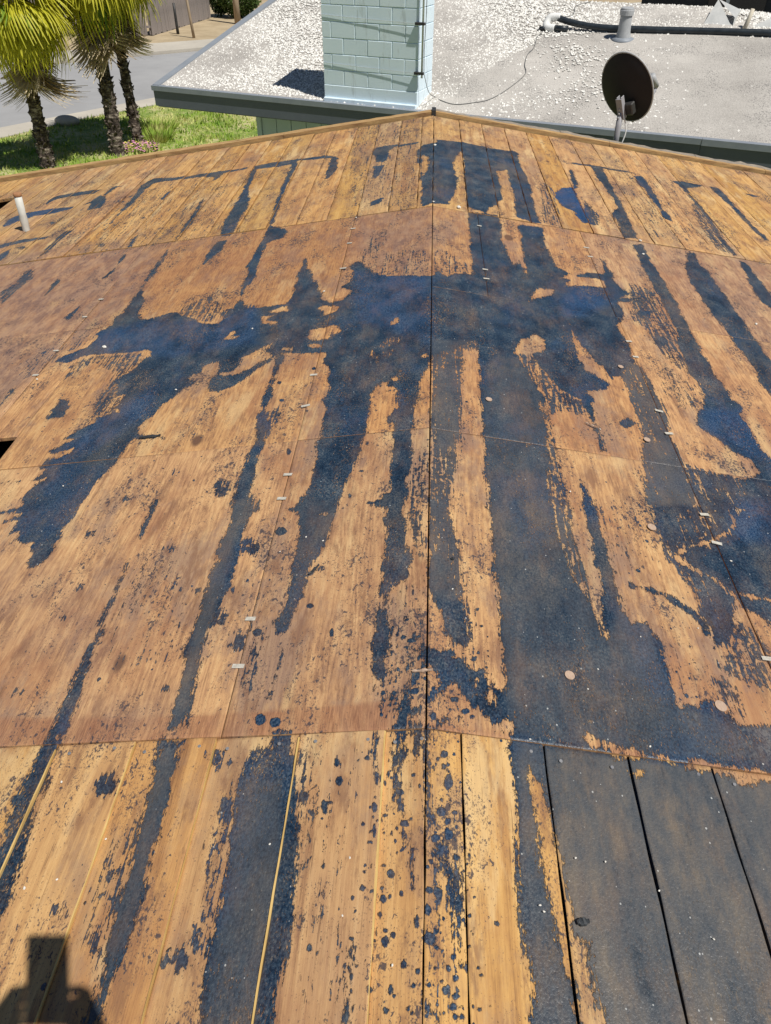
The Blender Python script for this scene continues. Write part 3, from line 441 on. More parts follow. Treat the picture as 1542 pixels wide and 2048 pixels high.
TAR='''-0.892 1.014 -0.865 1.001 -0.864 0.96 -0.855 0.918 -0.852 0.88 -0.849 0.82 -0.841 0.763 -0.833 0.699 -0.825 0.658 -0.823 0.591 -0.827 0.537 -0.895 0.649 -0.891 0.732 -0.899 0.776 -0.914 0.846 -0.903 0.882 -0.908 0.953 -0.906 0.987
-0.609 0.982 -0.556 0.979 -0.558 0.962 -0.562 0.957 -0.552 0.906 -0.554 0.874 -0.547 0.822 -0.549 0.777 -0.547 0.724 -0.547 0.677 -0.547 0.635 -0.546 0.57 -0.548 0.536 -0.554 0.497 -0.559 0.475 -0.558 0.446 -0.555 -1.101 -0.582 -1.214 -0.576 0.446 -0.578 0.486 -0.581 0.527 -0.588 0.595 -0.588 0.635 -0.589 0.677 -0.59 0.725 -0.593 0.768 -0.594 0.816 -0.601 0.863 -0.604 0.912 -0.607 0.959
-0.345 0.992 -0.304 0.991 -0.297 0.945 -0.275 0.871 -0.257 0.78 -0.245 0.717 -0.237 0.64 -0.236 0.585 -0.242 0.535 -0.248 0.486 -0.252 0.448 -0.254 -1.294 -0.38 -1.101 -0.383 0.47 -0.386 0.518 -0.388 0.578 -0.387 0.623 -0.385 0.68 -0.391 0.741 -0.397 0.806 -0.397 0.876 -0.387 0.949 -0.372 0.962 -0.341 0.95
-0.12 0.936 -0.111 0.912 -0.113 0.887 -0.101 0.858 -0.091 0.862 -0.103 0.889 -0.102 0.912 -0.113 0.939
-0.115 1.005 -0.11 0.966 -0.112 0.937 -0.108 0.912 -0.104 0.912 -0.107 0.937 -0.104 0.966 -0.109 1.006
-0.066 1.004 -0.07 0.961 -0.069 0.911 -0.057 0.91 -0.057 0.959 -0.053 1.001
-0.083 0.995 -0.077 0.951 -0.066 0.909 -0.06 0.911 -0.071 0.952 -0.077 0.995
-0.051 0.993 -0.047 0.942 -0.049 0.91 -0.045 0.909 -0.042 0.942 -0.045 0.993
-0.033 0.999 -0.011 0.998 -0.009 0.974 -0.017 0.941 -0.013 0.908 -0.02 0.908 -0.027 0.958
-0.005 0.995 0.009 0.988 0.006 0.966 0.003 0.932 0.008 0.909 -0.004 0.908
-0.075 0.934 -0.065 0.874 -0.059 0.835 -0.047 0.791 -0.049 0.77 -0.038 0.725 -0.03 0.712 -0.026 0.68 -0.015 0.633 -0.013 0.601 -0.009 0.601 -0.011 0.634 -0.021 0.68 -0.024 0.713 -0.031 0.727 -0.042 0.771 -0.039 0.792 -0.05 0.837 -0.055 0.875 -0.064 0.936
-0.08 0.934 -0.07 0.901 -0.062 0.873 -0.054 0.875 -0.063 0.903 -0.074 0.936
-0.055 0.935 -0.059 0.898 -0.06 0.875 -0.056 0.874 -0.055 0.898 -0.051 0.934
-0.042 0.909 -0.033 0.862 -0.034 0.817 -0.029 0.773 -0.026 0.774 -0.03 0.817 -0.03 0.862 -0.038 0.909
-0.003 0.924 0.008 0.909 0.016 0.89 0.007 0.869 0.014 0.847 0.016 0.811 0.024 0.783 0.025 0.766 0.014 0.761 0.004 0.773 -0.002 0.787
0.024 0.735 0.044 0.727 0.05 0.718 0.043 0.701 0.034 0.697 0.021 0.708
0.021 0.701 0.04 0.691 0.062 0.687 0.07 0.669 0.071 0.639 0.073 0.598 0.072 0.541 0.059 0.537 0.054 0.559 0.051 0.581 0.057 0.596 0.046 0.624 0.046 0.66 0.03 0.68
0.053 0.523 0.072 0.524 0.073 0.508 0.056 0.507
0.002 0.457 0.013 0.443 0.021 0.437 0.002 0.44
-0.121 0.422 -0.125 0.466 -0.123 0.507 -0.125 0.534 -0.129 0.534 -0.129 0.508 -0.132 0.466 -0.13 0.422
0.182 1.003 0.189 0.888 0.188 0.82 0.18 0.779 0.18 0.779 0.181 0.728 0.179 0.67 0.182 0.631 0.183 0.596 0.184 0.554 0.185 0.519 0.183 0.48 0.178 0.46 0.17 0.449 0.168 -1.287 0.891 -1.437 1.35 1.176 0.286 1.054
-0.911 1.93 -0.908 1.842 -0.91 1.744 -0.9 1.737 -0.898 1.836 -0.902 1.924
-0.909 1.62 -0.907 1.513 -0.904 1.389 -0.906 1.359 -0.893 1.352 -0.893 1.383 -0.898 1.508 -0.902 1.615
-0.9 1.349 -0.901 1.29 -0.901 1.216 -0.894 1.141 -0.897 1.081 -0.897 1.018 -0.882 1.004 -0.86 1.012 -0.862 1.05 -0.862 1.094 -0.873 1.166 -0.875 1.22 -0.88 1.282 -0.882 1.342
-0.623 2.25 -0.639 2.137 -0.641 2.028 -0.634 1.864 -0.621 1.778 -0.63 1.7 -0.624 1.587 -0.626 1.49 -0.624 1.425 -0.62 1.35 -0.623 1.274 -0.617 1.202 -0.604 1.123 -0.604 1.079 -0.601 1.017 -0.566 1.016 -0.566 1.062 -0.574 1.121 -0.578 1.173 -0.588 1.255 -0.582 1.311 -0.571 1.382 -0.569 1.432 -0.556 1.483 -0.56 1.545 -0.561 1.646 -0.563 1.731 -0.561 1.828 -0.583 1.883 -0.582 2.029 -0.59 2.139 -0.593 2.234 -0.589 2.333 -0.608 2.371 -0.632 2.364
-0.678 2.969 -0.651 2.811 -0.657 2.644 -0.648 2.45 -0.653 2.403 -0.639 2.331 -0.627 2.351 -0.626 2.398 -0.625 2.482 -0.629 2.625 -0.628 2.762 -0.626 2.88 -0.632 2.943
-1.618 4.446 -1.6 4.225 -1.59 4 -1.603 3.887 -1.602 3.711 -1.595 3.595 -1.617 3.54 -1.615 3.51 -1.597 3.438 -1.619 3.396 -1.662 3.37 -1.619 3.313 -1.638 3.238 -1.693 3.182 -1.743 3.16 -1.758 3.105 -1.691 3.073 -1.654 3.105 -1.607 3.111 -1.508 3.112 -1.422 3.1 -1.319 3.109 -1.282 3.091 -1.271 3.032 -1.3 3.022 -1.304 2.96 -1.321 2.918 -1.358 2.865 -1.374 2.825 -1.325 2.771 -1.323 2.701 -1.284 2.692 -1.28 2.598 -1.251 2.553 -1.302 2.538 -1.34 2.526 -1.331 2.48 -1.384 2.453 -1.396 2.413 -1.428 2.389 -1.361 2.378 -1.4 2.356 -1.444 2.311 -1.433 2.287 -1.378 2.301 -1.349 2.313 -1.356 2.28 -1.397 2.248 -1.434 2.249 -1.432 2.222 -1.448 2.197 -1.396 2.184 -1.433 2.117 -1.389 2.121 -1.413 2.074 -1.432 2.009 -1.418 1.979 -1.403 1.968 -1.475 1.936 -1.364 1.921 -1.439 1.873 -1.38 1.883 -1.38 1.801 -1.353 1.819 -1.357 1.753 -1.335 1.767 -1.31 1.752 -1.272 1.755 -1.249 1.693 -1.235 1.63 -1.2 1.645 -1.177 1.708 -1.178 1.773 -1.198 1.834 -1.183 1.893 -1.175 1.964 -1.173 2.04 -1.16 2.107 -1.137 2.185 -1.135 2.293 -1.127 2.349 -1.13 2.419 -1.11 2.489 -1.086 2.535 -1.083 2.559 -1.051 2.618 -1.018 2.679 -0.98 2.726 -0.976 2.739 -1.009 2.768 -1.011 2.79 -0.976 2.826 -0.98 2.871 -0.948 2.894 -0.918 2.895 -0.906 2.81 -0.915 2.726 -0.905 2.642 -0.865 2.634 -0.819 2.651 -0.78 2.697 -0.725 2.784 -0.691 2.835 -0.672 2.89 -0.627 2.91 -0.451 2.868 -0.44 2.836 -0.451 2.78 -0.406 2.713 -0.402 2.684 -0.408 2.644 -0.392 2.588 -0.391 2.523 -0.412 2.477 -0.389 2.424 -0.389 2.342 -0.395 2.286 -0.392 2.21 -0.389 2.096 -0.389 1.962 -0.395 1.883 -0.42 1.835 -0.425 1.827 -0.441 1.813 -0.409 1.796 -0.393 1.773 -0.389 1.709 -0.386 1.619 -0.387 1.548 -0.384 1.493 -0.383 1.428 -0.382 1.36 -0.404 1.332 -0.406 1.314 -0.393 1.296 -0.38 1.292 -0.368 1.306 -0.36 1.34 -0.348 1.375 -0.342 1.399 -0.337 1.43 -0.339 1.462 -0.33 1.481 -0.342 1.495 -0.333 1.535 -0.316 1.596 -0.307 1.646 -0.299 1.706 -0.291 1.752 -0.28 1.791 -0.28 1.841 -0.268 1.857 -0.264 1.926 -0.245 2.025 -0.232 2.141 -0.224 2.266 -0.219 2.379 -0.22 2.488 -0.188 2.475 -0.119 2.492 -0.121 2.372 -0.148 2.308 -0.165 2.283 -0.122 2.248 -0.123 2.153 -0.122 2.005 -0.126 1.862 -0.15 1.823 -0.175 1.802 -0.15 1.815 -0.149 1.798 -0.128 1.787 -0.123 1.754 -0.137 1.725 -0.126 1.7 -0.122 1.639 -0.123 1.568 -0.124 1.5 -0.123 1.428 -0.133 1.411 -0.126 1.404 -0.109 1.424 -0.087 1.444 -0.057 1.46 -0.046 1.472 -0.045 1.552 -0.057 1.617 -0.067 1.708 -0.072 1.813 -0.067 1.897 -0.062 1.996 -0.057 2.131 -0.058 2.291 -0.046 2.428 -0.035 2.525 -0.027 2.601 -0.005 2.677 0.002 2.733 0.196 2.949 0.194 2.741 0.189 2.477 0.189 2.336 0.19 2.174 0.185 1.979 0.182 1.822 0.187 1.727 0.186 1.616 0.187 1.48 0.186 1.392 0.184 1.299 0.185 1.217 0.185 1.151 0.189 1.098 0.199 1.076 0.197 0.987 0.255 0.98 0.783 0.978 1.061 0.964 0.805 1.04 0.784 1.05 0.775 1.085 0.773 1.103 0.745 1.117 0.731 1.139 0.699 1.143 0.704 1.173 0.673 1.166 0.66 1.149 0.637 1.157 0.611 1.139 0.608 1.158 0.618 1.179 0.607 1.202 0.61 1.25 0.608 1.287 0.617 1.333 0.611 1.349 0.596 1.381 0.588 1.406 0.546 1.401 0.542 1.425 0.535 1.486 0.536 1.538 0.534 1.606 0.538 1.685 0.538 1.753 0.533 1.831 0.528 1.931 0.52 1.946 0.514 2.017 0.505 2.033 0.505 2.015 0.49 1.896 0.497 1.839 0.486 1.765 0.494 1.72 0.478 1.687 0.49 1.653 0.48 1.622 0.486 1.582 0.485 1.548 0.489 1.502 0.472 1.473 0.474 1.43 0.471 1.375 0.468 1.323 0.464 1.333 0.454 1.396 0.447 1.449 0.447 1.52 0.44 1.6 0.44 1.701 0.449 1.912 0.441 1.971 0.443 2.093 0.443 2.213 0.447 2.343 0.452 2.46 0.446 2.543 0.426 2.601 0.414 2.676 0.401 2.754 0.382 2.776 0.363 2.871 0.35 2.881 0.38 2.983 0.431 3.065 0.465 3.111 0.497 3.057 0.486 2.958 0.423 2.906 0.473 2.722 0.508 2.627 0.545 2.599 0.587 2.574 0.598 2.516 0.595 2.455 0.609 2.39 0.611 2.291 0.619 2.229 0.624 2.294 0.625 2.405 0.631 2.563 0.641 2.578 0.634 2.659 0.707 2.689 0.731 2.75 0.69 2.792 0.648 2.835 0.629 2.947 0.638 3.107 0.643 3.278 0.65 3.195 0.662 3.067 0.693 2.984 0.728 2.891 0.74 2.781 0.797 2.841 0.851 2.932 0.897 2.977 0.887 3.035 0.891 3.164 0.886 3.298 0.88 3.349 0.93 3.441 0.945 3.561 0.93 3.614 0.961 3.687 1.029 3.767 0.988 3.825 0.972 3.929 0.97 4.067 0.976 4.205 0.952 4.207 0.926 3.978 0.872 3.978 0.752 3.903 0.711 3.931 0.664 3.98 0.657 4.073 0.651 4.221 0.646 4.297 0.664 4.586 0.512 4.583 0.503 4.256 0.494 4 0.497 3.838 0.486 3.811 0.466 3.987 0.43 3.877 0.418 3.965 0.391 4.229 0.406 4.603 0.391 4.672 0.278 4.659 0.217 4.626 0.207 4.193 0.205 3.778 0.205 3.668 0.126 3.655 0.075 3.59 0.026 3.633 0.001 3.58 -0.164 3.633 -0.222 3.641 -0.294 3.719 -0.35 3.839 -0.394 3.889 -0.418 3.816 -0.398 3.731 -0.41 3.626 -0.452 3.587 -0.396 3.518 -0.406 3.451 -0.441 3.393 -0.481 3.396 -0.533 3.46 -0.559 3.599 -0.605 3.732 -0.656 3.884 -0.695 4.067 -0.697 3.945 -0.694 3.738 -0.686 3.485 -0.701 3.45 -0.85 3.444 -0.903 3.449 -0.925 3.515 -0.966 3.671 -0.961 3.734 -0.933 3.883 -0.993 4.197 -0.985 3.946 -0.994 3.723 -0.957 3.585 -0.98 3.491 -0.98 3.375 -1.015 3.31 -1.054 3.303 -1.113 3.337 -1.173 3.409 -1.243 3.477 -1.299 3.522 -1.363 3.5 -1.385 3.458 -1.456 3.487 -1.508 3.581 -1.525 3.731 -1.587 3.928 -1.596 4.148 -1.58 4.405
-0.109 1.425 -0.113 1.367 -0.104 1.364 -0.1 1.422
-0.125 1.361 -0.099 1.362 -0.098 1.295 -0.081 1.293 -0.091 1.244 -0.085 1.196 -0.105 1.187 -0.104 1.161 -0.075 1.154 -0.094 1.125 -0.124 1.127 -0.128 1.194 -0.129 1.247 -0.128 1.303
-0.064 1.159 -0.045 1.183 -0.005 1.222 -0.012 1.232 -0.052 1.193 -0.071 1.168
-0.09 1.107 -0.072 1.13 -0.045 1.153 -0.009 1.192 -0.015 1.2 -0.05 1.161 -0.077 1.138 -0.096 1.114
-0.052 1.006 -0.05 1.045 -0.033 1.099 -0.022 1.127 -0.003 1.155 -0.012 1.164 -0.032 1.135 -0.043 1.106 -0.061 1.049 -0.063 1.008
-0.1 1.009 -0.102 1.069 -0.117 1.094 -0.121 1.128 -0.126 1.127 -0.122 1.092 -0.107 1.068 -0.105 1.01
-0.079 1.026 -0.079 1.068 -0.095 1.117 -0.099 1.115 -0.083 1.067 -0.083 1.026
-0.024 1.018 -0.008 1.04 -0.016 1.05 -0.033 1.028
0.002 1.048 0.021 1.074 0.044 1.101 0.063 1.118 0.056 1.131 0.036 1.113 0.012 1.084 -0.007 1.059
-0.125 1.027 -0.116 1.005 -0.112 1.006 -0.121 1.029
-0.36 1.238 -0.368 1.185 -0.377 1.09 -0.373 1.089 -0.364 1.183 -0.355 1.236
0.026 1 0.048 1.017 0.073 1.021 0.073 1.028 0.046 1.024 0.023 1.006
-0.336 1.501 -0.316 1.514 -0.296 1.526 -0.302 1.54 -0.321 1.526 -0.34 1.509
0.001 1.554 0.034 1.561 0.071 1.522 0.056 1.466 0.074 1.419 0.09 1.35 0.095 1.249 0.078 1.241 0.045 1.278 0.037 1.339 0.016 1.407 -0 1.461
-0.002 1.216 0.033 1.211 0.057 1.221 0.073 1.203 0.094 1.196 0.113 1.174 0.146 1.169 0.152 1.145 0.167 1.123 0.189 1.098 0.211 1.078 0.206 1.023 0.177 1.045 0.153 1.024 0.131 1.038 0.12 1.054 0.105 1.057 0.09 1.082 0.068 1.111 0.036 1.111 0.028 1.129 0.032 1.145 0.016 1.162 -0.004 1.169
1.57 2.114 1.13 2.023 1.073 1.957 1.022 1.903 0.978 1.836 0.902 1.795 0.852 1.754 0.822 1.703 0.861 1.66 0.902 1.612 0.914 1.588 0.967 1.581 1.272 1.579
0.57 1.546 0.594 1.544 0.625 1.536 0.663 1.52 0.695 1.497 0.723 1.464 0.745 1.432 0.753 1.398 0.773 1.415 0.763 1.45 0.737 1.483 0.707 1.515 0.672 1.537 0.631 1.551 0.598 1.556 0.573 1.556
0.893 1.583 0.931 1.564 1.003 1.572 1.238 1.565 1.353 1.391 0.977 1.446 0.945 1.489 0.921 1.504 0.901 1.532
1.128 2.191 1.204 2.161 1.57 2.114 1.652 2.053 1.137 2.042 1.08 2.011 1.068 2.044
1.207 4.563 1.275 4.61 1.266 4.508 1.264 4.245 1.263 4.029 1.267 3.831 1.266 3.646 1.258 3.435 1.25 3.291 1.253 3.159 1.245 3.002 1.259 2.876 1.262 2.794 1.289 2.722 1.255 2.661 1.259 2.588 1.253 2.491 1.26 2.414 1.28 2.375 1.313 2.268 1.652 2.053 1.182 2.071 1.122 2.066 1.204 2.161 1.128 2.191 1.189 2.247 1.194 2.279 1.176 2.337 1.136 2.369 1.106 2.439 1.06 2.483 1.035 2.535 1.046 2.587 1.079 2.647 1.102 2.666 1.122 2.724 1.15 2.773 1.143 2.825 1.141 2.895 1.126 2.948 1.141 3.058 1.143 3.187 1.177 3.405 1.179 3.554 1.185 3.756 1.186 3.997 1.186 4.186 1.199 4.477
1.544 4.582 1.591 4.604 1.57 4.381 1.596 4.367 1.59 4.144 1.59 3.896 1.592 3.731 1.583 3.572 1.583 3.444 1.582 3.322 1.581 3.222 1.592 3.084 1.49 2.769 1.46 2.882 1.447 2.978 1.477 3.108 1.472 3.234 1.448 3.361 1.449 3.523 1.429 3.689 1.426 3.895 1.425 4.098 1.456 4.305 1.542 4.553
1.873 4.608 1.911 4.599 1.907 4.4 1.895 4.107 1.862 3.814 1.815 3.736 1.823 3.903 1.791 3.976 1.814 4.214
1.19 2.611 1.236 2.564 1.243 2.576 1.197 2.624
0.033 6.268 0.235 6.333 0.441 6.298 0.628 6.325 0.651 6.292 0.644 5.912 0.667 5.628 0.673 5.394 0.651 4.954 0.658 4.672 0.6 4.658 0.498 4.712 0.453 4.689 0.402 4.853 0.346 4.79 0.33 4.686 0.25 4.706 0.216 4.752 0.036 4.719 0.021 4.71 -0.064 4.663 -0.083 5.548 -0.113 5.649 -0.12 5.969 -0.097 6.052 -0.086 6.144 0.014 6.143
-0.446 6.255 -0.331 6.263 -0.113 6.235 -0.105 6.196 -0.289 6.188 -0.329 6.088 -0.325 5.898 -0.357 5.802 -0.413 5.833 -0.43 6.003 -0.473 6.074
-0.419 5.725 -0.346 5.708 -0.363 5.486 -0.4 5.346 -0.414 5.471
-0.401 4.876 -0.332 4.947 -0.304 4.935 -0.325 4.843 -0.386 4.803
-1.412 6.26 -1.121 6.287 -0.823 6.246 -0.73 6.169 -0.697 5.784 -0.726 5.608 -0.757 5.561 -0.77 5.778 -0.78 6.149 -1.044 6.221 -1.032 6.049 -1.037 5.742 -1.028 5.376 -1.001 4.936 -0.994 4.708 -0.943 4.657 -0.864 4.55 -0.875 4.425 -0.95 4.397 -0.977 4.379 -0.957 4.108 -0.958 3.822 -0.992 3.902 -1.018 4.03 -1.009 4.282 -1.011 4.623 -1.043 5.056 -1.061 5.508 -1.086 6.148 -1.252 6.119 -1.391 6.154
0.831 5.372 0.904 5.528 0.987 5.577 0.989 5.424 0.991 5.172 0.999 4.942 0.974 4.787 0.927 4.825 0.916 4.963 0.914 5.029 0.865 5.07 0.832 5.155 0.817 5.253
1.23 6.307 1.325 6.32 1.307 5.929 1.295 5.597 1.292 5.335 1.281 5.055 1.265 4.691 1.17 4.66 1.182 4.94 1.186 5.139 1.246 5.275 1.255 5.388 1.244 5.646 1.231 5.926
1.559 6.234 1.635 6.281 1.63 6.078 1.627 5.785 1.6 5.466 1.605 5.291 1.602 5.188 1.551 5.212 1.567 5.376 1.568 5.635 1.568 5.915 1.534 6.021
1.853 6.277 1.964 6.321 2.12 6.301 2.073 6.23 1.957 6.14 1.937 5.92 1.94 5.575 1.914 5.28 1.89 5.009 1.889 4.828 1.899 4.689 1.855 4.683 1.868 4.937 1.889 5.233 1.909 5.595 1.905 5.943 1.906 6.197
2.177 6.312 2.259 6.315 2.245 6.052 2.247 5.776 2.236 5.478 2.252 5.249 2.25 5.104 2.212 5.133 2.194 5.353 2.19 5.597 2.2 5.906 2.181 6.099
1.078 6.26 1.211 6.274 1.41 6.282 1.585 6.298 1.597 6.347 1.421 6.331 1.22 6.322 1.086 6.308
1.013 6.037 1.002 5.73 0.996 5.565 1.031 5.619 1.037 5.785 1.051 6.097
2.438 6.288 2.537 6.301 2.593 6.268 2.503 6.238
-2.319 6.196 -2.271 6.358 -2.057 6.251 -1.715 6.266 -1.453 6.248 -1.457 6.203 -1.641 6.181 -1.636 6.041 -1.688 5.978 -1.694 6.115 -1.857 6.174 -2.034 6.171 -2.205 6.186 -2.237 6.067 -2.221 5.684 -2.221 5.605 -2.251 5.391 -2.235 5.139 -2.242 5.091 -2.265 5.434 -2.283 5.792
-2.627 6.075 -2.542 5.993 -2.487 5.801 -2.482 5.679 -2.575 5.68 -2.632 5.866 -2.687 5.849 -2.651 5.915 -2.639 5.994
-2.594 6.059 -2.597 6.307 -2.498 6.246 -2.551 6.217 -2.568 6.026
-3.096 6.114 -3.075 6.237 -2.875 6.279 -2.679 6.255 -2.715 6.159 -2.916 6.164 -3.03 6.128 -3.05 6.009
-3.211 5.543 -3.25 5.769 -3.164 5.852 -2.905 5.863 -2.742 5.832 -2.745 5.773 -2.86 5.724 -3.035 5.719 -3.126 5.622 -3.177 5.53
-3.072 5.075 -2.883 5.153 -2.664 5.137 -2.668 5.088 -2.847 5.073 -3.033 4.997
-2.574 5.069 -2.56 5.215 -2.509 5.212 -2.519 5.115 -2.524 4.922 -2.517 4.766 -2.547 4.687 -2.563 4.874
-2.911 4.799 -2.867 4.984 -2.822 4.813 -2.85 4.675
-1.936 4.938 -1.895 4.69 -1.911 4.622 -1.943 4.768
-1.612 4.704 -1.623 4.994 -1.641 5.426 -1.661 5.629 -1.606 5.336 -1.585 4.978 -1.608 4.613
-1.375 6.231 -1.407 6.153 -1.382 5.828 -1.358 5.529 -1.346 5.187 -1.347 4.882 -1.325 4.716 -1.312 4.635 -1.254 4.613 -1.225 4.677 -1.243 4.971 -1.239 5.176 -1.258 5.33 -1.322 5.592 -1.348 5.986
-1.309 4.531 -1.242 4.535 -1.24 4.365 -1.267 4.268 -1.287 4.145 -1.304 4.151 -1.319 4.312
-1.907 4.544 -1.888 4.333 -1.909 4.161 -1.891 4.133 -1.869 4.305 -1.887 4.518
-1.615 4.504 -1.619 4.327 -1.607 4.021 -1.574 3.979 -1.587 4.282 -1.585 4.458
-1.978 5.631 -1.969 5.86 -1.99 5.901 -2.01 5.692
-1.572 2.723 -1.535 2.688 -1.498 2.634 -1.511 2.61 -1.487 2.579 -1.506 2.563 -1.553 2.553 -1.576 2.538 -1.571 2.595 -1.572 2.668
-1.122 2.343 -1.065 2.322 -0.989 2.309 -0.995 2.33 -1.072 2.344 -1.128 2.365
-0.88 2.556 -0.899 2.488 -0.896 2.484 -0.872 2.546
-1.857 2.629 -1.866 2.84 -1.879 2.964 -1.847 2.851 -1.845 2.764 -1.847 2.641
-2.223 4.239 -2.205 4.007 -2.192 3.99 -2.196 4.203
-1.9 3.788 -1.915 3.608 -1.885 3.568 -1.877 3.757
-1.588 2.977 -1.624 2.908 -1.626 2.894 -1.642 2.95
0.783 2.468 0.769 2.445 0.751 2.428 0.733 2.427 0.72 2.435 0.723 2.451 0.729 2.472 0.746 2.489 0.764 2.49 0.776 2.482
1.017 3.689 1.012 3.669 0.987 3.648 0.964 3.643 0.943 3.645 0.935 3.657 0.954 3.683 0.974 3.702 1 3.708 1.016 3.704
1.08 3.555 1.067 3.532 1.047 3.511 1.021 3.5 1.009 3.51 1 3.524 1.01 3.545 1.038 3.571 1.061 3.58 1.082 3.573
1.101 3.264 1.088 3.23 1.063 3.205 1.045 3.205 1.028 3.215 1.032 3.239 1.047 3.273 1.065 3.296 1.087 3.298 1.096 3.285
0.741 2.117 0.739 2.111 0.729 2.104 0.72 2.103 0.712 2.105 0.711 2.109 0.717 2.116 0.724 2.121 0.733 2.123 0.738 2.12
0.611 2.388 0.615 2.29 0.621 2.295 0.621 2.395'''
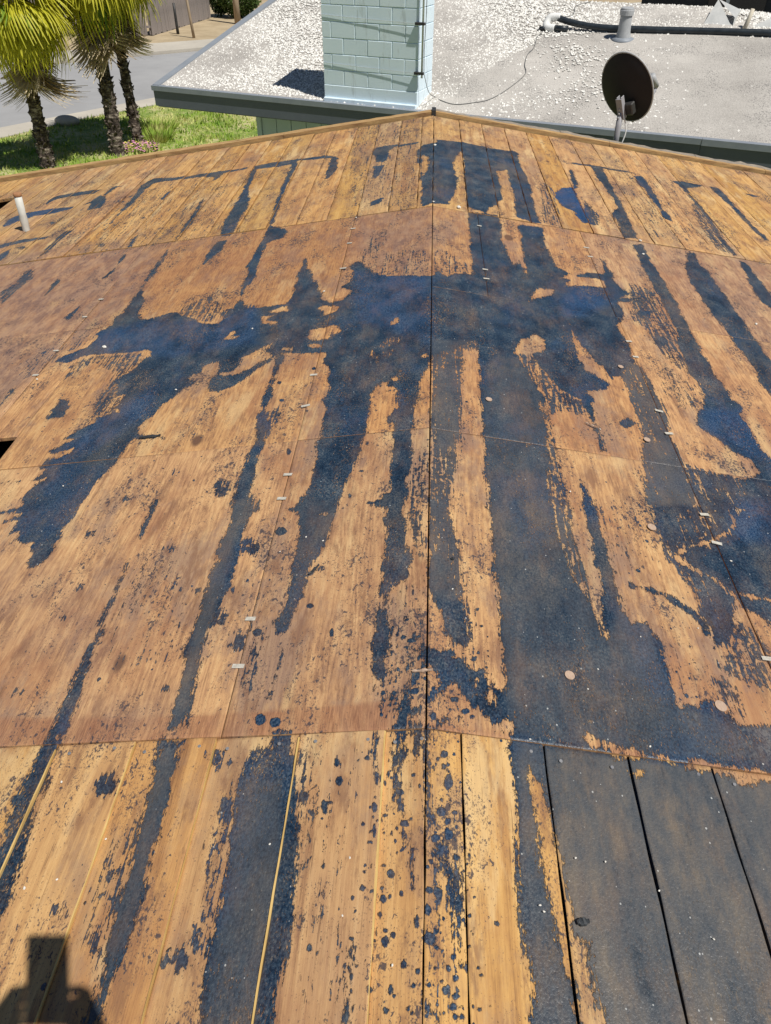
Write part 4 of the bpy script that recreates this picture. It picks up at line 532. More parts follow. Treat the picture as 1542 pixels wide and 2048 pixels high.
BARE='''0.225 0.927 0.234 0.894 0.248 0.886 0.246 0.839 0.252 0.834 0.254 0.814 0.261 0.772 0.275 0.74 0.272 0.733 0.27 0.694 0.276 0.651 0.281 0.63 0.277 0.603 0.278 0.589 0.292 0.577 0.297 0.552 0.302 0.526 0.302 0.492 0.305 0.47 0.303 -1.105 0.269 -1.202 0.266 0.496 0.26 0.516 0.253 0.539 0.245 0.574 0.24 0.617 0.235 0.655 0.23 0.686 0.23 0.724 0.229 0.793 0.225 0.854 0.223 0.896
0.482 0.946 0.479 0.942 0.473 0.939 0.464 0.937 0.459 0.938 0.456 0.942 0.459 0.946 0.467 0.95 0.475 0.952 0.482 0.95
0.735 0.965 0.73 0.962 0.722 0.96 0.713 0.959 0.706 0.959 0.706 0.961 0.708 0.964 0.715 0.966 0.724 0.967 0.731 0.967
-0.879 2.79 -0.817 2.805 -0.817 2.909 -0.756 2.949 -0.758 2.957 -0.721 3.004 -0.698 3.022 -0.722 2.964 -0.675 2.891 -0.734 2.83 -0.796 2.771 -0.859 2.764
-0.953 3.11 -0.918 3.204 -0.895 3.172 -0.912 3.142 -0.843 3.15 -0.896 3.105
-0.545 3.033 -0.533 3.113 -0.467 3.129 -0.407 3.139 -0.403 3.062 -0.438 3.006 -0.505 3.006
-0.536 3.345 -0.51 3.366 -0.423 3.341 -0.417 3.311 -0.474 3.263 -0.497 3.251 -0.494 3.296
-0.78 3.376 -0.696 3.419 -0.683 3.358 -0.752 3.359
-0.798 3.252 -0.803 3.327 -0.75 3.321 -0.771 3.281 -0.709 3.246 -0.719 3.213
-0.254 2.836 -0.242 2.856 -0.22 2.784 -0.202 2.708 -0.232 2.758
-0.228 2.867 -0.187 2.95 -0.123 2.941 -0.135 2.882 -0.182 2.856
-0.193 2.807 -0.154 2.842 -0.171 2.772
-0.159 3.132 -0.15 3.138 -0.153 3.079 -0.164 3.082
-0.212 2.55 -0.167 2.559 -0.178 2.53 -0.126 2.5 -0.214 2.487
-0.156 2.63 -0.162 2.624 -0.169 2.622 -0.179 2.625 -0.187 2.631 -0.189 2.637 -0.189 2.644 -0.18 2.646 -0.17 2.642 -0.16 2.636
-0.195 2.595 -0.197 2.589 -0.203 2.587 -0.212 2.59 -0.218 2.595 -0.224 2.602 -0.221 2.608 -0.213 2.609 -0.204 2.606 -0.195 2.601
-0.123 2.58 -0.128 2.575 -0.135 2.574 -0.144 2.577 -0.15 2.581 -0.152 2.586 -0.152 2.592 -0.144 2.593 -0.135 2.59 -0.128 2.586
-0.466 2.941 -0.466 2.933 -0.488 2.932 -0.51 2.937 -0.533 2.95 -0.542 2.96 -0.529 2.965 -0.515 2.968 -0.49 2.962 -0.474 2.951
-0.597 2.942 -0.599 2.933 -0.61 2.93 -0.628 2.937 -0.641 2.945 -0.653 2.955 -0.647 2.963 -0.632 2.965 -0.615 2.959 -0.599 2.95
-0.016 2.743 -0.017 2.737 -0.022 2.736 -0.028 2.737 -0.033 2.741 -0.035 2.747 -0.032 2.753 -0.028 2.754 -0.022 2.753 -0.018 2.75
0.663 3.831 0.737 3.919 0.768 3.887 0.869 3.908 0.909 3.88 0.902 3.789 0.833 3.793 0.75 3.77 0.674 3.716 0.714 3.82
0.495 3.56 0.537 3.639 0.615 3.661 0.597 3.581 0.515 3.508 0.473 3.452
0.366 2.204 0.365 2.197 0.359 2.193 0.353 2.192 0.348 2.193 0.344 2.198 0.348 2.206 0.354 2.21 0.361 2.211 0.367 2.21
-0.318 1.773 -0.318 1.77 -0.322 1.77 -0.327 1.77 -0.331 1.772 -0.333 1.775 -0.331 1.778 -0.328 1.779 -0.323 1.778 -0.32 1.777
0.769 1.349 0.808 1.373 0.822 1.359 0.803 1.299 0.776 1.284 0.754 1.307
0.012 1.156 0.028 1.154 0.032 1.135 0.016 1.137
0.365 1.02 0.383 0.998 0.393 1.009 0.372 1.028
0.409 1.005 0.429 0.986 0.433 0.991 0.416 1.013
0.445 0.999 0.473 1.008 0.49 0.993 0.483 0.981 0.453 0.981
0.521 0.998 0.534 1.004 0.551 0.993 0.555 0.977 0.53 0.986
0.588 0.972 0.623 0.976 0.669 0.976 0.687 0.973 0.722 0.974 0.781 0.975 0.787 0.988 0.728 0.988 0.693 0.987 0.675 0.991 0.628 0.991 0.593 0.988
0.073 1.197 0.069 1.194 0.064 1.191 0.057 1.19 0.052 1.19 0.052 1.194 0.052 1.196 0.057 1.199 0.064 1.201 0.069 1.2
0.117 1.129 0.116 1.122 0.113 1.117 0.11 1.116 0.106 1.119 0.106 1.128 0.108 1.136 0.11 1.14 0.114 1.141 0.116 1.138
0.154 1.093 0.154 1.083 0.15 1.074 0.147 1.072 0.144 1.08 0.143 1.091 0.146 1.101 0.149 1.109 0.152 1.111 0.154 1.104
0.114 1.095 0.113 1.093 0.111 1.091 0.109 1.09 0.107 1.091 0.106 1.094 0.108 1.097 0.109 1.098 0.112 1.099 0.113 1.098
0.208 6.066 0.218 5.728 0.209 5.053 0.21 4.669 0.097 4.687 0.132 4.939 0.164 5.209 0.153 5.476 0.139 5.678 0.173 5.878
0.453 5.663 0.531 5.754 0.527 5.385 0.537 5.205 0.519 4.723 0.453 4.689 0.413 4.699 0.42 4.963 0.455 5.017 0.458 5.383
-0.081 5.854 -0.039 5.785 -0.031 5.605 -0.063 5.334 -0.077 5.381'''
STREAK='''0.6 -0.432 0.926 -0.434 0.916 -0.446 0.908 -0.46 0.909 -0.476 0.918 -0.479 0.928 -0.477 0.938 -0.47 0.947 -0.454 0.945 -0.443 0.936
0.6 -0.474 0.93 -0.473 0.922 -0.479 0.918 -0.485 0.92 -0.493 0.925 -0.496 0.931 -0.495 0.939 -0.491 0.943 -0.484 0.941 -0.478 0.936
0.6 -0.672 0.872 -0.668 0.857 -0.685 0.848 -0.704 0.845 -0.728 0.855 -0.744 0.874 -0.736 0.889 -0.725 0.899 -0.703 0.902 -0.684 0.891
0.6 -0.396 0.806 -0.398 0.789 -0.402 0.776 -0.413 0.772 -0.423 0.786 -0.432 0.807 -0.435 0.825 -0.427 0.838 -0.418 0.843 -0.404 0.828
0.6 -0.689 0.605 -0.691 0.598 -0.701 0.593 -0.712 0.592 -0.727 0.598 -0.73 0.605 -0.73 0.612 -0.724 0.617 -0.71 0.618 -0.699 0.613
0.6 -0.389 0.549 -0.387 0.532 -0.396 0.525 -0.407 0.525 -0.42 0.532 -0.427 0.549 -0.426 0.566 -0.42 0.574 -0.408 0.574 -0.399 0.567
0.6 -0.412 0.518 -0.41 0.509 -0.424 0.501 -0.441 0.502 -0.459 0.509 -0.468 0.519 -0.461 0.528 -0.451 0.536 -0.432 0.536 -0.419 0.528
0.6 -1.005 1.527 -1.006 1.516 -1.011 1.51 -1.023 1.513 -1.033 1.521 -1.039 1.531 -1.044 1.543 -1.036 1.549 -1.025 1.545 -1.012 1.538
0.6 -1.069 1.776 -1.066 1.766 -1.072 1.762 -1.083 1.765 -1.093 1.771 -1.102 1.78 -1.1 1.79 -1.094 1.794 -1.083 1.79 -1.072 1.785
0.6 -0.537 1.367 -0.537 1.359 -0.544 1.352 -0.556 1.352 -0.566 1.36 -0.575 1.37 -0.572 1.379 -0.563 1.385 -0.552 1.385 -0.54 1.377
0.6 -0.766 1.669 -0.771 1.664 -0.779 1.662 -0.79 1.662 -0.799 1.666 -0.804 1.674 -0.805 1.68 -0.796 1.682 -0.785 1.682 -0.773 1.677
0.6 -1.013 1.143 -1.019 1.139 -1.028 1.136 -1.044 1.138 -1.056 1.142 -1.06 1.146 -1.061 1.151 -1.05 1.153 -1.036 1.152 -1.021 1.148
0.6 -0.639 1.478 -0.638 1.471 -0.645 1.469 -0.655 1.471 -0.663 1.474 -0.67 1.481 -0.666 1.488 -0.66 1.49 -0.65 1.488 -0.642 1.485
0.6 -0.635 1.133 -0.636 1.129 -0.638 1.126 -0.641 1.127 -0.645 1.13 -0.646 1.133 -0.646 1.137 -0.645 1.14 -0.641 1.139 -0.638 1.136
0.6 -1.007 1.401 -1.01 1.397 -1.015 1.396 -1.023 1.396 -1.03 1.399 -1.033 1.404 -1.035 1.409 -1.029 1.41 -1.021 1.409 -1.013 1.407
0.6 -0.671 1.226 -0.673 1.225 -0.677 1.224 -0.681 1.225 -0.685 1.226 -0.686 1.227 -0.686 1.229 -0.683 1.229 -0.678 1.229 -0.675 1.228
0.6 -0.533 1.842 -0.537 1.816 -0.555 1.796 -0.577 1.794 -0.604 1.819 -0.611 1.852 -0.612 1.879 -0.6 1.901 -0.575 1.903 -0.553 1.876
0.6 -0.53 1.468 -0.528 1.457 -0.535 1.454 -0.544 1.455 -0.553 1.46 -0.56 1.471 -0.557 1.481 -0.551 1.484 -0.541 1.483 -0.534 1.478
0.6 -0.496 1.646 -0.501 1.625 -0.518 1.609 -0.54 1.614 -0.565 1.634 -0.57 1.654 -0.57 1.677 -0.557 1.693 -0.533 1.689 -0.514 1.668
0.6 -0.538 1.367 -0.535 1.351 -0.551 1.338 -0.57 1.338 -0.593 1.354 -0.604 1.373 -0.597 1.389 -0.586 1.402 -0.565 1.402 -0.548 1.387
0.6 -0.466 1.273 -0.465 1.256 -0.478 1.244 -0.493 1.241 -0.512 1.255 -0.52 1.278 -0.516 1.295 -0.509 1.308 -0.491 1.311 -0.478 1.296
0.5 0.001 2.88 0.196 2.949 0.192 2.856 0.143 2.839 0.13 2.624 0.115 2.43 0.111 2.268 0.112 2.183 0.091 2.029 0.072 1.906 0.071 1.795 0.078 1.665 0.085 1.545 0.097 1.449 0.115 1.39 0.056 1.466 0.034 1.561 -0.001 1.554 -0.003 1.803 -0.001 1.778 -0.001 2.173 0.003 2.518
0.75 0.019 2.628 0.092 2.707 0.114 2.528 0.109 2.312 0.087 2.115 0.014 2.076 0.013 2.399
0.33 -0.067 1.897 -0.02 2.125 -0.003 2.072 -0.002 1.778 -0.006 1.555 -0.032 1.558 -0.064 1.708 -0.072 1.813
-0.55 0.417 2.522 0.429 2.453 0.425 2.337 0.413 2.184 0.385 1.871 0.389 1.774 0.395 1.661 0.407 1.572 0.422 1.515 0.441 1.455 0.447 1.52 0.438 1.585 0.436 1.67 0.437 1.785 0.444 1.91 0.441 1.971 0.441 2.102 0.441 2.244 0.445 2.376
0.85 0.636 3.258 0.705 3.249 0.76 3.118 0.815 3.01 0.847 2.945 0.764 2.816 0.706 2.973 0.653 3.112
0.66 0.797 2.841 0.858 2.964 0.914 2.952 0.926 2.812 0.933 2.693 0.933 2.579 0.903 2.427 0.914 2.32 0.91 2.165 0.898 1.994 0.713 1.95 0.74 2.121 0.781 2.338 0.8 2.515 0.804 2.666
0.78 0.78 2.305 0.913 2.341 0.906 2.174 0.88 1.99 0.815 1.914 0.714 1.808 0.731 1.98 0.713 1.95
0.42 1.061 3.921 1.183 3.862 1.177 3.651 1.174 3.368 1.168 3.163 1.13 2.935 1.066 3.033 1.021 3.16 1.02 3.365 0.969 3.474
0.22 0.986 2.976 1.138 2.937 1.142 2.77 1.091 2.663 0.998 2.623 0.959 2.741
0.66 0.897 2.232 1.115 2.188 1.196 2.14 1.143 1.991 1.037 2.001 0.972 1.883 0.884 1.807 0.771 1.744 0.74 1.699 0.719 1.81 0.721 1.908 0.825 1.95
0.62 0.719 1.81 0.74 1.699 0.79 1.659 0.842 1.628 0.882 1.581 0.868 1.519 0.84 1.445 0.81 1.38 0.777 1.362 0.762 1.371 0.773 1.408 0.765 1.48 0.759 1.543 0.743 1.594 0.731 1.647 0.711 1.708
0.85 1.182 2.071 1.087 2.03 1.034 1.991 0.989 1.904 0.954 1.863 0.895 1.81 0.796 1.757 0.765 1.72 0.794 1.675 0.844 1.635 0.885 1.588 0.909 1.587 0.929 1.587 0.967 1.581 1.027 1.583 1.632 2.126
0.8 0.788 1.562 0.882 1.581 0.868 1.519 0.842 1.445 0.808 1.373 0.761 1.353 0.771 1.42 0.754 1.49
0.45 0.857 1.485 0.901 1.432 0.912 1.341 0.873 1.232 0.814 1.237 0.742 1.289 0.813 1.374
0.35 0.725 1.259 0.785 1.243 0.782 1.166 0.771 1.107 0.747 1.122 0.714 1.18
0.4 -1.274 3.495 -1.247 3.588 -1.156 3.686 -1.073 3.599 -1.025 3.426 -1.059 3.322 -1.173 3.409
0.4 -1.68 3.046 -1.57 3.102 -1.422 3.1 -1.317 3.075 -1.304 2.96 -1.374 2.825 -1.325 2.771 -1.323 2.701 -1.269 2.649 -1.28 2.598 -1.261 2.543 -1.358 2.536 -1.401 2.73 -1.386 2.902 -1.544 3.031 -1.618 2.953
0.2 -1.879 3.426 -1.774 3.456 -1.687 3.414 -1.628 3.324 -1.676 3.247 -1.743 3.16 -1.809 2.964 -1.884 2.949 -1.948 3.124 -1.86 3.275
0.55 -2.55 4.153 -2.506 4.264 -2.543 4.487 -2.492 4.498 -2.421 4.314 -2.436 4.046 -2.443 3.932
0.22 -0.426 3.853 -0.24 3.657 -0.007 3.603 -0.009 3.921 -0.133 3.966 -0.31 3.956
0.25 -0.396 3.914 -0.32 4.408 -0.224 4.427 -0.278 4.018 -0.345 3.713
0.3 0.008 3.921 0.07 3.95 0.197 3.797 0.205 3.668 0.009 3.604
0.5 -0.653 2.403 -0.562 2.482 -0.564 2.375 -0.587 2.255 -0.613 2.195
0.12 -0.145 1.431 -0.088 1.45 -0.043 1.465 -0.011 1.43 -0.006 1.004 -0.118 1.006
0.15 0.047 1.413 0.113 1.402 0.149 1.237 0.16 1.137 0.093 1.175
0.35 0.764 5.645 0.835 5.45 0.788 4.648 0.661 4.704
0.45 1.872 5.726 1.949 5.691 1.933 5.19 1.86 4.699 1.779 4.747 1.779 5.049
0.6 1.014 5.401 1.088 5.021 1.029 4.799 0.977 4.804
0.1 -0.285 0.945 -0.135 0.938 -0.129 0.858 -0.148 0.749 -0.158 0.651 -0.128 0.534 -0.118 0.422 -0.191 0.422 -0.218 0.534 -0.243 0.684
0.25 -0.273 0.891 -0.205 0.838 -0.191 0.778 -0.235 0.744 -0.257 0.78
0.3 -0.653 0.78 -0.603 0.786 -0.586 0.658 -0.571 0.499 -0.599 0.508 -0.636 0.536 -0.656 0.659
0.22 -0.441 0.735 -0.431 0.83 -0.392 0.836 -0.38 0.713 -0.39 0.593 -0.401 0.521 -0.444 0.508 -0.434 0.564 -0.417 0.623
0.35 -0.411 0.909 -0.376 0.949 -0.388 0.867 -0.38 0.762 -0.415 0.774
0.12 -0.005 0.932 0.068 0.942 0.074 0.43 0.002 0.423
0.12 0.534 1.932 0.731 1.98 0.719 1.81 0.734 1.676 0.59 1.617 0.546 1.672
0.08 0.649 1.356 0.744 1.373 0.71 1.179 0.622 1.165
0.5 0.363 2.871 0.423 2.906 0.473 2.722 0.508 2.627 0.589 2.587 0.595 2.455 0.508 2.477 0.449 2.412 0.446 2.543 0.414 2.676
0.62 -0.003 1.803 0.061 1.817 0.083 1.666 0.101 1.424 0.116 1.253 0.066 1.222 0.037 1.328 0.006 1.443
0.6 0.002 2.733 0.136 2.837 0.115 2.43 0.007 2.397
0.6 -1.061 3.436 -0.939 3.499 -0.856 3.475 -0.822 3.295 -0.928 3.251
0.55 -0.444 3.056 -0.204 2.994 -0.123 2.941 -0.12 2.676 -0.214 2.487 -0.255 2.52 -0.433 2.834
0.12 1.138 2.937 1.221 2.638 1.275 2.363 1.207 2.172 1.133 2.242 1.057 2.59
0.1 -0.916 1.279 -0.912 1.451 -0.851 1.671 -0.639 1.465 -0.662 1.205 -0.8 1.215
0.15 -0.785 7.866 -0.149 7.408 -0.094 4.676 -0.516 4.86
0.15 1.415 6.306 1.962 6.365 2.006 4.853 1.293 4.749
0.12 -2.87 5.65 -1.715 6.266 -1.114 4.604 -2.17 4.528
0.25 -0.471 1.449 -0.414 1.286 -0.403 1.086 -0.454 1.139
0.6 -2.115 4.771 -2.119 4.756 -2.128 4.745 -2.154 4.753 -2.176 4.776 -2.194 4.8 -2.198 4.819 -2.18 4.826 -2.157 4.819 -2.126 4.793
0.6 -2.722 5.439 -2.713 5.414 -2.732 5.41 -2.757 5.425 -2.788 5.449 -2.804 5.472 -2.801 5.493 -2.791 5.5 -2.761 5.484 -2.739 5.463
0.6 -2.732 4.935 -2.726 4.913 -2.742 4.906 -2.777 4.922 -2.809 4.946 -2.837 4.973 -2.833 4.992 -2.812 4.998 -2.778 4.982 -2.742 4.955
0.6 -2.288 5.877 -2.289 5.864 -2.3 5.859 -2.313 5.862 -2.332 5.881 -2.339 5.9 -2.34 5.914 -2.333 5.921 -2.318 5.917 -2.303 5.9
0.6 -2.337 5.775 -2.335 5.756 -2.341 5.75 -2.357 5.755 -2.37 5.769 -2.388 5.798 -2.391 5.818 -2.379 5.821 -2.365 5.817 -2.347 5.8
0.6 -1.987 5.246 -1.981 5.226 -1.991 5.223 -2.004 5.229 -2.02 5.242 -2.031 5.264 -2.03 5.281 -2.023 5.285 -2.008 5.279 -1.996 5.267
0.6 -0.643 1.954 -0.649 1.928 -0.663 1.911 -0.686 1.917 -0.709 1.94 -0.716 1.964 -0.722 1.992 -0.707 2.011 -0.684 2.004 -0.66 1.98
0.6 -1.014 1.951 -1.016 1.944 -1.019 1.941 -1.026 1.941 -1.032 1.945 -1.037 1.954 -1.039 1.962 -1.034 1.965 -1.028 1.965 -1.02 1.96
0.6 -0.875 2.316 -0.874 2.309 -0.876 2.305 -0.88 2.307 -0.884 2.312 -0.887 2.318 -0.888 2.325 -0.885 2.329 -0.881 2.327 -0.877 2.322
0.6 -0.888 2.085 -0.888 2.08 -0.889 2.076 -0.893 2.078 -0.896 2.082 -0.899 2.087 -0.9 2.093 -0.898 2.096 -0.894 2.095 -0.89 2.09
0.6 -1.481 2.114 -1.487 2.111 -1.495 2.109 -1.508 2.11 -1.518 2.114 -1.523 2.12 -1.525 2.125 -1.515 2.126 -1.503 2.126 -1.49 2.121'''
AGED='''1 0.26 0.981 0.456 0.978 0.783 0.978 1.196 0.972 0.943 -1.342 0.257 -1.281
0.55 0.199 0.987 0.26 0.981 0.265 -1.223 0.161 -1.238
0.45 -0.389 0.875 -0.311 0.872 -0.286 0.718 -0.258 -1.326 -0.335 -1.336 -0.377 0.623
0.4 0.246 2.816 0.347 2.85 0.362 2.855 0.424 2.587 0.447 2.343 0.429 1.881 0.449 1.912 0.468 1.323 0.535 1.486 0.591 1.398 0.608 1.143 0.695 1.128 0.8 1.026 0.54 0.996 0.198 1.004 0.189 1.098 0.185 1.416 0.186 1.848 0.194 2.454
0.5 0.797 2.841 0.858 2.964 0.914 2.952 0.934 2.554 0.898 1.994 0.713 1.95
0.45 0.001 2.88 0.196 2.949 0.115 2.43 0.071 1.795 0.1 1.399 0 1.38 -0.003 1.803
0.3 -0.452 1.865 -0.28 1.841 -0.307 1.646 -0.368 1.306 -0.4 1.308 -0.384 1.493
0.5 -0.646 1.891 -0.577 1.882 -0.582 1.311 -0.566 1.016 -0.601 1.017 -0.62 1.35
0.5 -0.607 0.959 -0.562 0.957 -0.547 0.677 -0.558 0.446 -0.582 -1.214 -0.588 0.635'''
SPLASH='''0.8 -0.077 1.411 -0.011 1.405 -0.006 1 -0.088 1.004 -0.109 1.117 -0.068 1.27
0.7 -0 1.232 0.136 1.407 0.149 1.237 0.152 1.135 0.159 0.998 -0.005 0.974
0.6 -0.128 0.938 -0.008 0.932 -0.001 0.422 -0.124 0.421 -0.124 0.62
0.9 -0.005 0.932 0.068 0.942 0.073 0.429 0.002 0.422
0.45 0.534 1.932 0.761 1.988 0.734 1.676 0.746 1.464 0.733 1.287 0.701 1.178 0.614 1.163 0.546 1.401
0.5 0.805 1.379 0.934 1.402 0.81 1.054 0.778 1.104
0.1 -2.298 3.634 -0.848 2.565 -0.686 1.871 -1.107 1.928 -1.88 2.771'''
def rows(s): return [np.array([float(k) for k in l.split()]) for l in s.strip().split('\n')]
POLY_T = [p.reshape(-1, 2) for p in rows(TAR)]
POLY_R = [p.reshape(-1, 2) for p in rows(DROP)]
POLY_B = [p.reshape(-1, 2) for p in rows(BARE)]
POLY_S = [(p[0], p[1:].reshape(-1, 2)) for p in rows(STREAK)]
POLY_A = [(p[0], p[1:].reshape(-1, 2)) for p in rows(AGED)]
POLY_F = [(p[0], p[1:].reshape(-1, 2)) for p in rows(SKY_TINT)]  # tar patches given a painted sky reflection
POLY_G = [(p[0], p[1:].reshape(-1, 2)) for p in rows(GRIME)]
POLY_D = [(p[0], p[1:].reshape(-1, 2)) for p in rows(SPLASH)]
PAD = .06
def sdf(P, poly):
    """signed distance (positive inside) of points to a polygon; -PAD where far away"""
    out = np.full(len(P), -PAD); lo = poly.min(0) - PAD; hi = poly.max(0) + PAD
    idx = np.nonzero(((P >= lo) & (P <= hi)).all(1))[0]
    A = poly; B = np.roll(poly, -1, 0); E = B - A; L2 = np.maximum((E ** 2).sum(1), 1e-12)
    for c in range(0, len(idx), 6000):
        I = idx[c:c + 6000]; Q = P[I]
        d = Q[:, None, :] - A[None]; u = np.clip((d * E[None]).sum(2) / L2, 0, 1)
        dd = ((d - u[:, :, None] * E[None]) ** 2).sum(2).min(1) ** .5
        y = Q[:, 1][:, None]; cond = (A[:, 1][None] > y) != (B[:, 1][None] > y)
        with np.errstate(divide='ignore', invalid='ignore'):
            xi = A[:, 0][None] + (y - A[:, 1][None]) / np.where(E[:, 1] == 0, 1e-9, E[:, 1])[None] * E[:, 0][None]
        ins = (cond & (Q[:, 0][:, None] < xi)).sum(1) % 2 == 1
        out[I] = np.clip(np.where(ins, dd, -dd), -PAD, PAD)
    return out
def stain(P):
    tar = np.full(len(P), -PAD); st = np.zeros(len(P)); ag = np.zeros(len(P)); sp = np.full(len(P), .03)
    dr = np.full(len(P), -PAD)
    for p in POLY_R: dr = np.maximum(dr, sdf(P, p))
    for p in POLY_T: tar = np.maximum(tar, sdf(P, p))
    for v, p in POLY_S:
        if v < 0: tar = np.minimum(tar, -sdf(P, p))
    for p in POLY_B: tar = np.minimum(tar, -sdf(P, p))
    for v, p in POLY_S: st = np.maximum(st, abs(v) * np.clip(sdf(P, p) / .025 + .5, 0, 1))
    for v, p in POLY_A: ag = np.maximum(ag, v * np.clip(sdf(P, p) / .02 + .5, 0, 1))
    for v, p in POLY_D: sp = np.maximum(sp, v * np.clip(sdf(P, p) / .08 + .4, 0, 1))
    fr = np.zeros(len(P)); gm = np.zeros(len(P))
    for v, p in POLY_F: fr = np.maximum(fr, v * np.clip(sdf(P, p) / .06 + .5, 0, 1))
    for v, p in POLY_G: gm = np.maximum(gm, v * np.clip(sdf(P, p) / .11 + .5, 0, 1))
    return tar, st, ag, sp, dr, fr, gm

SLOPE = 0.15
def roof_z(x): return -SLOPE * abs(x)
def deck_piece(name, x0, x1, y0, y1, dx, ys, lift, tilt, mat, parent, thick=.022, red=None, skew=(0, 0), wave=.0012, ragged=0.0, side_shade=-.06):
    """one board or sheet: a finely gridded, slightly warped top carrying its stains, and square sides"""
    b = .0018
    nx = max(2, int(round((x1 - x0) / dx)))
    xs = np.concatenate([[x0, x0 + b], np.linspace(x0, x1, nx + 1)[1:-1], [x1 - b, x1]])
    ys = np.asarray(sorted(set([y0, y0 + b, y1 - b, y1] + [v for v in ys if y0 + .003 < v < y1 - .003])))
    X, Y = np.meshgrid(xs, ys, indexing='xy'); n, m = len(ys), len(xs)
    ph = random.uniform(0, 20); u = (X - x0) / (x1 - x0) - .5
    Z = -SLOPE * np.abs(X) + lift + tilt * u + wave * np.sin(Y * 2.3 + ph) + wave * .6 * np.sin(Y * 5.1 + X * 3 + ph * 2)
    fr = (Y - y0) / (y1 - y0); Xs = X + skew[0] * (1 - fr) + skew[1] * fr
    if ragged:
        edge = (u < -.49) | (u > .49)
        Xs = Xs + np.where(edge, ragged * np.sin(Y * 9 + ph) * np.sin(Y * 23.7 + ph * 3), 0)
    Z[:, 0] -= b * .8; Z[:, -1] -= b * .8; Z[0, :] -= b * .8; Z[-1, :] -= b * .8
    V = np.stack([Xs, Y, Z], 2).reshape(-1, 3)
    I = np.arange(n * m).reshape(n, m)
    F = np.stack([I[:-1, :-1], I[:-1, 1:], I[1:, 1:], I[1:, :-1]], 2).reshape(-1, 4)
    ring = np.concatenate([I[0, :], I[1:, -1], I[-1, -2::-1], I[-2:0:-1, 0]])
    k = len(ring); N0 = len(V); top = V[ring]; bot = top.copy(); bot[:, 2] -= thick
    V2 = np.concatenate([V, top, bot]); a = np.arange(k); c = (a + 1) % k
    F2 = np.concatenate([F, np.stack([N0 + a, N0 + k + a, N0 + k + c, N0 + c], 1)])
    me = mesh_np(name, V2, F2)
    tar, st, ag, sp, dr, fr_, gm = stain(V[:, :2])
    z = np.zeros(2 * k)
    rd = np.zeros(N0) if red is None else red(V[:, 0], V[:, 1])
    for nm, vals, fill in (('tar', tar, side_shade), ('streak', st, 0), ('aged', ag, 0), ('splash', sp, 0), ('drop', dr, -PAD), ('fresh', fr_, 0), ('grime', gm, 0), ('red', rd, 0)):
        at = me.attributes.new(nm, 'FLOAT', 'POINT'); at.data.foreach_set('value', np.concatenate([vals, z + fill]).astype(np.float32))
    sm = np.ones(len(F2), bool); sm[len(F):] = False; me.polygons.foreach_set('use_smooth', sm)
    return link(name, me, mat, parent)
def steps(y0, y1, d0, d1):
    out = [y0]
    while out[-1] < y1: f = (out[-1] - y0) / (y1 - y0); out.append(out[-1] + d0 + (d1 - d0) * f)
    return out

house = empty('stripped_house', (0, 3.5, 0))
tag(house, 'house whose low gable roof is stripped to bare planks and tar-stained plywood', 'house')
def own(o):                       # children keep world coordinates
    o.matrix_parent_inverse = Matrix.Translation(house.location).inverted(); return o
EAVE = 4.4
# near planks ----------------------------------------------------------------
nearR = [.0, .078, .2625, .455, .648, .842, 1.035, 1.228, 1.42, 1.61, 1.80, 1.99]
nearL = [.0, .0905, .284, .478, .672, .866, 1.06, 1.254, 1.448, 1.64, 1.83, 2.02]
near_ys = [-1.5, -1.1, -.8, -.5, -.2, 0, .15, .25, .33] + steps(.38, .99, .0055, .0075)
fine_ys = [-1.5, -1.1, -.8, -.5, -.2, 0, .15, .25, .33] + steps(.38, .99, .0032, .0042)
Y1 = .985
def bar_ys(a, b, k): return list(np.linspace(a, b, k))
planks_near = []
for side, E_ in ((1, nearR), (-1, nearL)):
    for i in range(len(E_) - 1):
        a, b = E_[i], E_[i + 1]
        g0 = .0035 if side > 0 else .0015
        if side > 0 and i >= 2: g0 = .0058
        lo, hi = a + g0 * .5, b - g0 * .5
        if i == 0: lo = a + (.0020 if side > 0 else .0012)
        vis = hi < 1.35
        x0, x1 = (lo, hi) if side > 0 else (-hi, -lo)
        lift = random.uniform(-.0012, .0012); tilt = random.uniform(-.0015, .0015)
        if side < 0: tilt = .004 + random.uniform(0, .002)        # their uphill edges stand proud
        if side < 0 and i == 1: lift += .004
        sk = (0.010 * (i + 1) / 5 * (1 if side > 0 else -1) * .9, 0) if vis else (0, 0)
        yb = .9862 - random.uniform(0, .0012)
        o = deck_piece('plank', x0, x1, -1.5, yb, .003 if hi < .30 else (.0055 if vis else .05), fine_ys if hi < .30 else near_ys if vis else bar_ys(-1.5, 1, 26), lift, tilt, M_PLANK, house, ragged=.0012 if vis else 0, side_shade=.05 if (side > 0 and i >= 1) or i == 0 else -PAD)  # tar colour on the side faces paints shade into the gaps
        own(o); planks_near.append((o, x0, x1))
# plywood rows ----------------------------------------------------------------
ROW = [(.9872, 2.2085), (2.2115, 3.4385), (3.4415, 4.644)]
def red_row1(x, y):
    r = np.clip((1.075 + .02 * np.sin(x * 3) - y) / .012, 0, 1) * (x < -.02)
    r = np.maximum(r, np.clip((1.006 - y) / .006, 0, 1) * .8)
    return np.clip(r * (.75 + .25 * np.sin(x * 31 + np.sin(x * 77))), 0, 1)
def red_top(x, y): return np.clip(.55 - np.abs(y - 4.2) * .5, 0, .5) * (x < 0)
sheets = []
SEAML = {0: [-.0010, -.468, -1.795, -3.1, -EAVE], 1: [-.0010, -.468, -1.645, -1.795, -3.1, -EAVE], 2: [-.0010, -.468, -1.795, -3.1, -EAVE]}
SEAMR = {0: [.0010, .90, 2.15, 3.4, EAVE], 1: [.0010, .90, 2.15, 3.4, EAVE], 2: [.0010, .27, .893, 2.15, 3.4, EAVE]}
